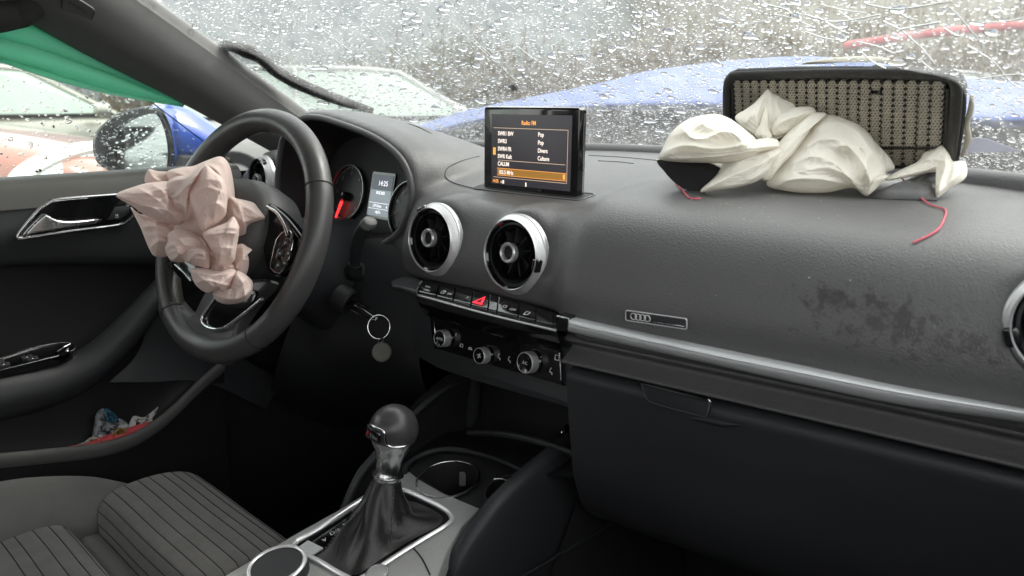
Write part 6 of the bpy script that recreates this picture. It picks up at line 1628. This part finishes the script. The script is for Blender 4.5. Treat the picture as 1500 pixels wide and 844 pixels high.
# ------------------------------------------------------------------ other cars
def paint(name, c, metal=.0, rough=.3):
    m = mat(name, c, rough, metal, coat=1.0, bump=.06, bscale=120, btype='noise'); m.node_tree.nodes['Principled BSDF'].inputs['Coat Roughness'].default_value = .05; return m
M['autoglass'] = mat('tinted_car_glass', (.035, .05, .045), .06, spec=.8)
M['paleglass'] = mat('pale_steamed_glass', (.30, .36, .31), .12, spec=.8, var=.1, vscale=3)
M['lamp'] = mat('headlamp_lens', (.45, .46, .47), .12, .3, coat=1.0, var=.4, vscale=25)
M['lamprim'] = mat('pale_lamp_surround', (.72, .73, .70), .3)
M['redlamp'] = mat('red_tail_lamp', (.45, .015, .02), .2, coat=1.0)
def car(name, loc, head, pm, label, cat='car', gm=None, scale=1.0, lampm=None, ls=1.0):
    gm = gm or M['autoglass']; t = thing(name, (loc[0], loc[1], GZ), label, cat)
    c_, s_ = math.cos(head), math.sin(head)
    W = lambda p: np.array([loc[0]+scale*(p[0]*c_-p[1]*s_), loc[1]+scale*(p[0]*s_+p[1]*c_), GZ+scale*p[2]])   # local +x is forward
    st_ = [(-2.14, .60, .45, .80), (-2.10, .76, .30, .90), (-1.75, .86, .24, .96), (-.9, .88, .22, .95), (0, .88, .22, .93), (.75, .88, .22, .92), (1.2, .87, .23, .88), (1.7, .82, .24, .80), (2.02, .70, .28, .70), (2.12, .52, .38, .60)]
    rows = []
    for x, w, zb_, zt in st_:
        h_ = zt-zb_
        rows.append([W(q_) for q_ in ((x, -w*.5, zb_), (x, -w*.94, zb_+.02), (x, -w, zb_+h_*.35), (x, -w*.99, zb_+h_*.72), (x, -w*.92, zt-.02), (x, -w*.6, zt+.035), (x, 0, zt+.05), (x, w*.6, zt+.035), (x, w*.92, zt-.02), (x, w*.99, zb_+h_*.72), (x, w, zb_+h_*.35), (x, w*.94, zb_+.02), (x, w*.5, zb_))])
    surf('body', rows, pm, t, nu=3, nv=2)
    for x in (-2.14, 2.12): pass
    bl_ = [(1.05, .80), (.2, .84), (-.7, .84), (-1.55, .82), (-2.0, .74)]; rl = [(.32, .56), (-.1, .62), (-.7, .63), (-1.35, .60), (-1.62, .54)]
    B = lambda i, s: W((bl_[i][0], s*bl_[i][1], .93)); T = lambda i, s: W((rl[i][0], s*rl[i][1], 1.40-.03*(i in (0, 4))))
    rf = surf('roof', [[T(i, -1), W((rl[i][0], 0, 1.44-.03*(i in (0, 4)))), T(i, 1)] for i in range(5)], pm, t, nu=3, nv=4); 
    def pane(nm, q_, m_): return mesh(nm, q_, [(0, 1, 2, 3)], m_, t, smooth=False)
    mid = lambda a, b, k: a*(1-k)+b*k
    pane('windscreen', [B(0, -1), B(0, 1), T(0, 1), T(0, -1)], gm); pane('rear_window', [B(4, 1), B(4, -1), T(4, -1), T(4, 1)], gm)
    for s in (-1, 1):
        for i in range(4): pane('side_window', [B(i, s), B(i+1, s), T(i+1, s), T(i, s)], gm)
        for i, r_ in ((0, .035), (2, .03), (4, .07)): tube('window_pillar', [B(i, s), mid(B(i, s), T(i, s), .5), T(i, s)], r_*scale, pm, t, n=6, sub=2)
        tube('roof_edge', [T(i, s) for i in range(5)], .03*scale, pm, t, n=6, sub=2)
        tube('belt_trim', [B(i, s)+np.array([0, 0, .0]) for i in range(5)], .016*scale, M['black'], t, n=6, sub=2)
        for x in (-1.32, 1.32):
            F = frame_at(W((x, s*.80, .32)), W((0, s, 0))-W((0, 0, 0)), (0, 0, 1))
            F = (F[0], F[1]*scale, F[2]*scale, F[3]*scale)
            wv = lathe('wheel', [(.20, .09), (.30, .10), (.325, .06), (.325, -.10)], F, M['rubber'], t, n=28)
            lathe('wheel_rim', [(.21, .085), (.19, .05), (.05, .075), (.0001, .08)], F, M['alu'], wv, n=24)
        lp = lathe('headlight', [(.0001, .05), (.12, .045), (.19, .025), (.21, -.03)], (W((1.93, s*.58, .66)), (W((.35, s*-1, .12))-W((0, 0, 0)))*ls, (W((-.25, 0, .75))-W((0, 0, 0)))*.62, (W((.8, s*.5, .35))-W((0, 0, 0)))), lampm or M['lamp'], t, n=24)
        tube('lamp_rim', [W((1.93, s*.58, .66))+((W((.35, s*-1, .12))-W((0, 0, 0)))*ls*math.cos(t_)+(W((-.25, 0, .75))-W((0, 0, 0)))*.62*math.sin(t_))*.205+(W((.8, s*.5, .35))-W((0, 0, 0)))*.012 for t_ in np.linspace(0, 2*math.pi, 33)[:-1]], .022*scale*ls, M['lamprim'], lp, n=6, sub=1, closed=True)
        lathe('tail_light', [(.0001, .05), (.10, .045), (.15, .02), (.16, -.03)], (W((-2.06, s*.66, .80)), (W((-.35, s*1, 0))-W((0, 0, 0)))*.8, (W((0, 0, 1))-W((0, 0, 0)))*.6, (W((-.9, s*.4, 0))-W((0, 0, 0)))), M['redlamp'], t, n=20)
        lathe('door_mirror', [(.0001, .07), (.07, .06), (.10, 0), (.09, -.06), (.0001, -.10)], (W((.85, s*.98, .98)), (W((0, s, 0))-W((0, 0, 0))), (W((0, 0, 1))-W((0, 0, 0)))*.75, (W((-1, 0, 0))-W((0, 0, 0)))), pm, t, n=16)
        for x in (.0, -.95): tube('door_handle', [W((x-.09, s*.89, .80)), W((x, s*.91, .80)), W((x+.09, s*.89, .80))], .014*scale, pm, t, n=6)
    return t
M['silver'] = paint('silver_car_paint', (.36, .345, .29), .15, .35); M['whitep'] = paint('white_car_paint', (.34, .35, .33)); M['redp'] = paint('red_car_paint', (.36, .14, .10))
M['greyp'] = paint('grey_car_paint', (.16, .17, .17), .2); M['darkp'] = paint('dark_green_grey_paint', (.07, .09, .085), .2)
q_ = P(172, 166, t=8.2); car('silver_car', (q_[0]-.86, q_[1]-1.07), R(90), M['silver'], 'silver car with pale steamed windows parked alongside the driver window', gm=M['paleglass'], scale=1.02)
q_ = P(105, 247, t=4.5); a_ = R(60); car('red_car', (q_[0]-1.04*(1.93*math.cos(a_)+.58*math.sin(a_)), q_[1]-1.04*(1.93*math.sin(a_)-.58*math.cos(a_))), a_, M['redp'], 'red car with a large clear oval headlight just outside the driver window', scale=1.04, ls=2.3)
car('white_car', (-6.3, 4.4), R(60), M['whitep'], 'white car with pale windows seen through the left of the windscreen', gm=M['paleglass'])
car('grey_car', (-2.7, 8.6), R(250), M['greyp'], 'grey car roof showing above the blue bonnet behind the radio screen', gm=M['paleglass'])
car('mirror_fill_car', (-3.6, -8.5), R(80), M['greyp'], 'grey car added out of view behind to fill the reflection in the wing mirror', gm=M['paleglass'])  # made-up car out of view, gives the mirror something darker than sky to reflect
dc_ = car('dark_car', (2.0, 4.6), R(150), M['darkp'], 'dark grey-green car with a red tail lamp beyond the right of the bonnet', gm=M['autoglass'], scale=1.06)
p0, p1, p2 = P(1238, 67, y=2.6), P(1370, 48, y=2.55), P(1540, 33, y=2.5)
bp_ = thing('barrier_pole', np.array([P(1540, 33, y=2.5)[0], 2.5, GZ]), 'red barrier pole sloping across the view above the dark car', 'barrier pole')
tube('pole', [p0, p1, p2, p2*2-p1], .016, mat('red_barrier_paint', (.42, .10, .10), .5), bp_, n=10, sub=3)
tube('post', [p2*2-p1, (p2*2-p1)*np.array([1, 1, 0])+np.array([0, 0, GZ])], .04, M['greyp'], bp_, n=8, sub=1)

# ------------------------------------------------------------------ buildings
def hall(name, a, b, y_far, h, colm, label, rib):
    """long facade between two ground points with ribs, plinth, roof edge and a return wall"""
    a = np.array([*a, GZ]); b = np.array([*b, GZ]); L_ = np.linalg.norm(b-a); e = (b-a)/L_; n = np.array([-e[1], e[0], 0]); n = n if np.dot(n, a) > 0 else -n
    t = thing(name, a*.5+b*.5, label, 'building')
    def wall(nm, o_, e_, l_, m_, z0, z1, d):
        F = (o_, e_, np.array([0, 0, 1.]), -n)
        V = [o_+e_*u+np.array([0, 0, z])+n*w for u in (0, l_) for z in (z0, z1) for w in (0, d)]
        return mesh(nm, V, [(0, 1, 3, 2), (4, 6, 7, 5), (0, 4, 5, 1), (2, 3, 7, 6), (0, 2, 6, 4), (1, 5, 7, 3)], m_, t, smooth=False)
    wv = wall('wall', a, e, L_, colm, 0, h, 10)
    wall('plinth', a-n*.03, e, L_, M['greyp'], 0, .5, .03); wall('roof_edge', a-n*.12, e, L_, mat(name+'_roof_edge', (.30, .31, .32), .5), h-.02, h+.25, 10)
    k = max(2, int(L_/rib))
    for i in range(1, k): wall('wall_panel_joint', a+e*(L_*i/k)-n*.025, e, .06, colm, .5, h-.03, .025)
    return t
M['hall1'] = mat('pale_blue_cladding', (.22, .24, .245), .6, var=.06, vscale=.6); M['hall2'] = mat('beige_render', (.30, .28, .23), .8, var=.08, vscale=.8)
e1 = P(862, 20, t=26.0); hall('cladding_hall', (e1[0]-34, e1[1]-14), (e1[0], e1[1]), 0, 9.0, M['hall1'], 'pale blue-grey clad hall stretched to cover the pale sky behind the bare bushes at the left', 2.4)  # made long and tall so that it hides the over-bright sky
e2 = P(850, 20, t=34.0); hall('rendered_building', (e2[0], e2[1]), (e2[0]+44, e2[1]+4), 0, 9.5, M['hall2'], 'beige rendered building behind the bare bushes at the right', 3.0)

# ------------------------------------------------------------------ bare bushes
M['twig'] = mat('brown_bare_twigs', (.105, .080, .055), .9, var=.3, vscale=3); M['dryleaf'] = mat('dry_brown_leaves', (.13, .095, .055), .9, var=.4, vscale=5); M['evleaf'] = mat('dull_green_leaves', (.07, .085, .035), .85, var=.4, vscale=5)
def bush(x, y, h, w, nt_, seed, leafm, label):
    g = np.random.default_rng(seed); t = thing('bush', (x, y, GZ), label, 'bush', 'bare bushes along the edge of the yard')
    V, f = [], []; tips = []
    for k in range(nt_):
        a = g.uniform(0, 6.28); sp_ = w*math.sqrt(g.random()); hh_ = h*(.55+.5*g.random())*(1-.35*(sp_/w)**2)
        b0 = np.array([x+math.cos(a)*sp_*.3, y+math.sin(a)*sp_*.3, GZ]); tp__ = np.array([x+math.cos(a)*sp_, y+math.sin(a)*sp_, GZ+hh_])
        m_ = (b0+tp__)/2+g.normal(0, .12, 3); pts = cr([b0, m_, tp__], 3)
        def add(pts, r0, r1):
            b = len(V); kk = len(pts)
            for i, p in enumerate(pts):
                r_ = r0+(r1-r0)*i/(kk-1)
                for j in range(3): V.append(p+np.array([math.cos(j*2.094)*r_, math.sin(j*2.094)*r_, 0]))
            f.extend(gridfaces(kk, 3, False, True, b))
        add(pts, .014, .005)
        for i in range(5):
            s = g.uniform(.3, .95); p = pts[int(s*(len(pts)-1))]; q_ = p+np.array([g.normal(0, .22), g.normal(0, .22), g.uniform(.08, .40)])
            add(np.array([p, (p+q_)/2+g.normal(0, .03, 3), q_]), .007, .003); tips.append(q_); tips.append((p+q_)/2)
    mesh('stems', V, f, M['twig'], t, smooth=False)
    LV, LF_ = [], []
    for p in tips:
        for _ in range(3):
            q_ = p+g.normal(0, .09, 3); u = g.normal(0, 1, 3); u /= np.linalg.norm(u); v_ = np.cross(u, g.normal(0, 1, 3)); v_ /= np.linalg.norm(v_); s = g.uniform(.018, .045)
            b = len(LV); LV += [q_-u*s, q_+v_*s*.45, q_+u*s, q_-v_*s*.45]; LF_.append((b, b+1, b+2, b+3))
    tag(mesh('foliage', LV, LF_, leafm, t, smooth=False), kind='stuff')
BL = ['brown bush seen low in the driver window left of the mirror', 'dull green bush seen just above the wing mirror', 'brown bush beyond the top of the pillar', 'brown bush behind the white car, near the rubber strip',
      'brown bush behind the roof of the white car', 'brown bush above the front of the white car', 'dull green bush left of the two green ones in the middle of the windscreen', 'dull green bush right of the other one in the middle of the windscreen',
      'brown bush directly above the left edge of the radio screen', 'brown bush directly above the middle of the radio screen', 'brown bush just left of the edge of the blue-grey hall', 'brown bush just right of the edge of the blue-grey hall',
      'brown bush in front of the left end of the beige building', 'brown bush above the left end of the cream airbag', 'brown bush above the left end of the honeycomb panel', 'brown bush above the peak of the cream airbag',
      'brown bush above the left half of the honeycomb panel', 'brown bush behind the lower end of the red barrier pole', 'brown bush behind the middle of the red barrier pole', 'brown bush behind the upper part of the red barrier pole', 'brown bush at the far right edge of the windscreen view']
k = 0
for (px, dist, tops) in ((150, 11, 95), (230, 12, 92), (330, 13, 70), (420, 13, 75), (500, 13, 70), (570, 13, 62), (625, 12, 40), (675, 12, 26), (725, 12, 28), (775, 12, 30), (830, 12, 36), (885, 12, 32), (940, 11, 26), (1000, 11, 18), (1060, 11, 8), (1120, 10, 0), (1190, 10, -8), (1260, 10, -12), (1330, 10, -16), (1410, 10, -20), (1490, 10, -24)):
    p = P(px, 146, t=dist); h_ = (146-tops)/FPX*dist*1.03+(.18-GZ)
    lm = M['evleaf'] if px in (625, 675, 230) else M['dryleaf']
    nm_ = BL[k] if True else 'dull green bush among the brown ones behind the windscreen' if px in (625, 675, 230) else 'bare brown bush in the row in front of the buildings'
    bush(p[0], p[1], h_, .95, 85, 100+k, lm, nm_); k += 1
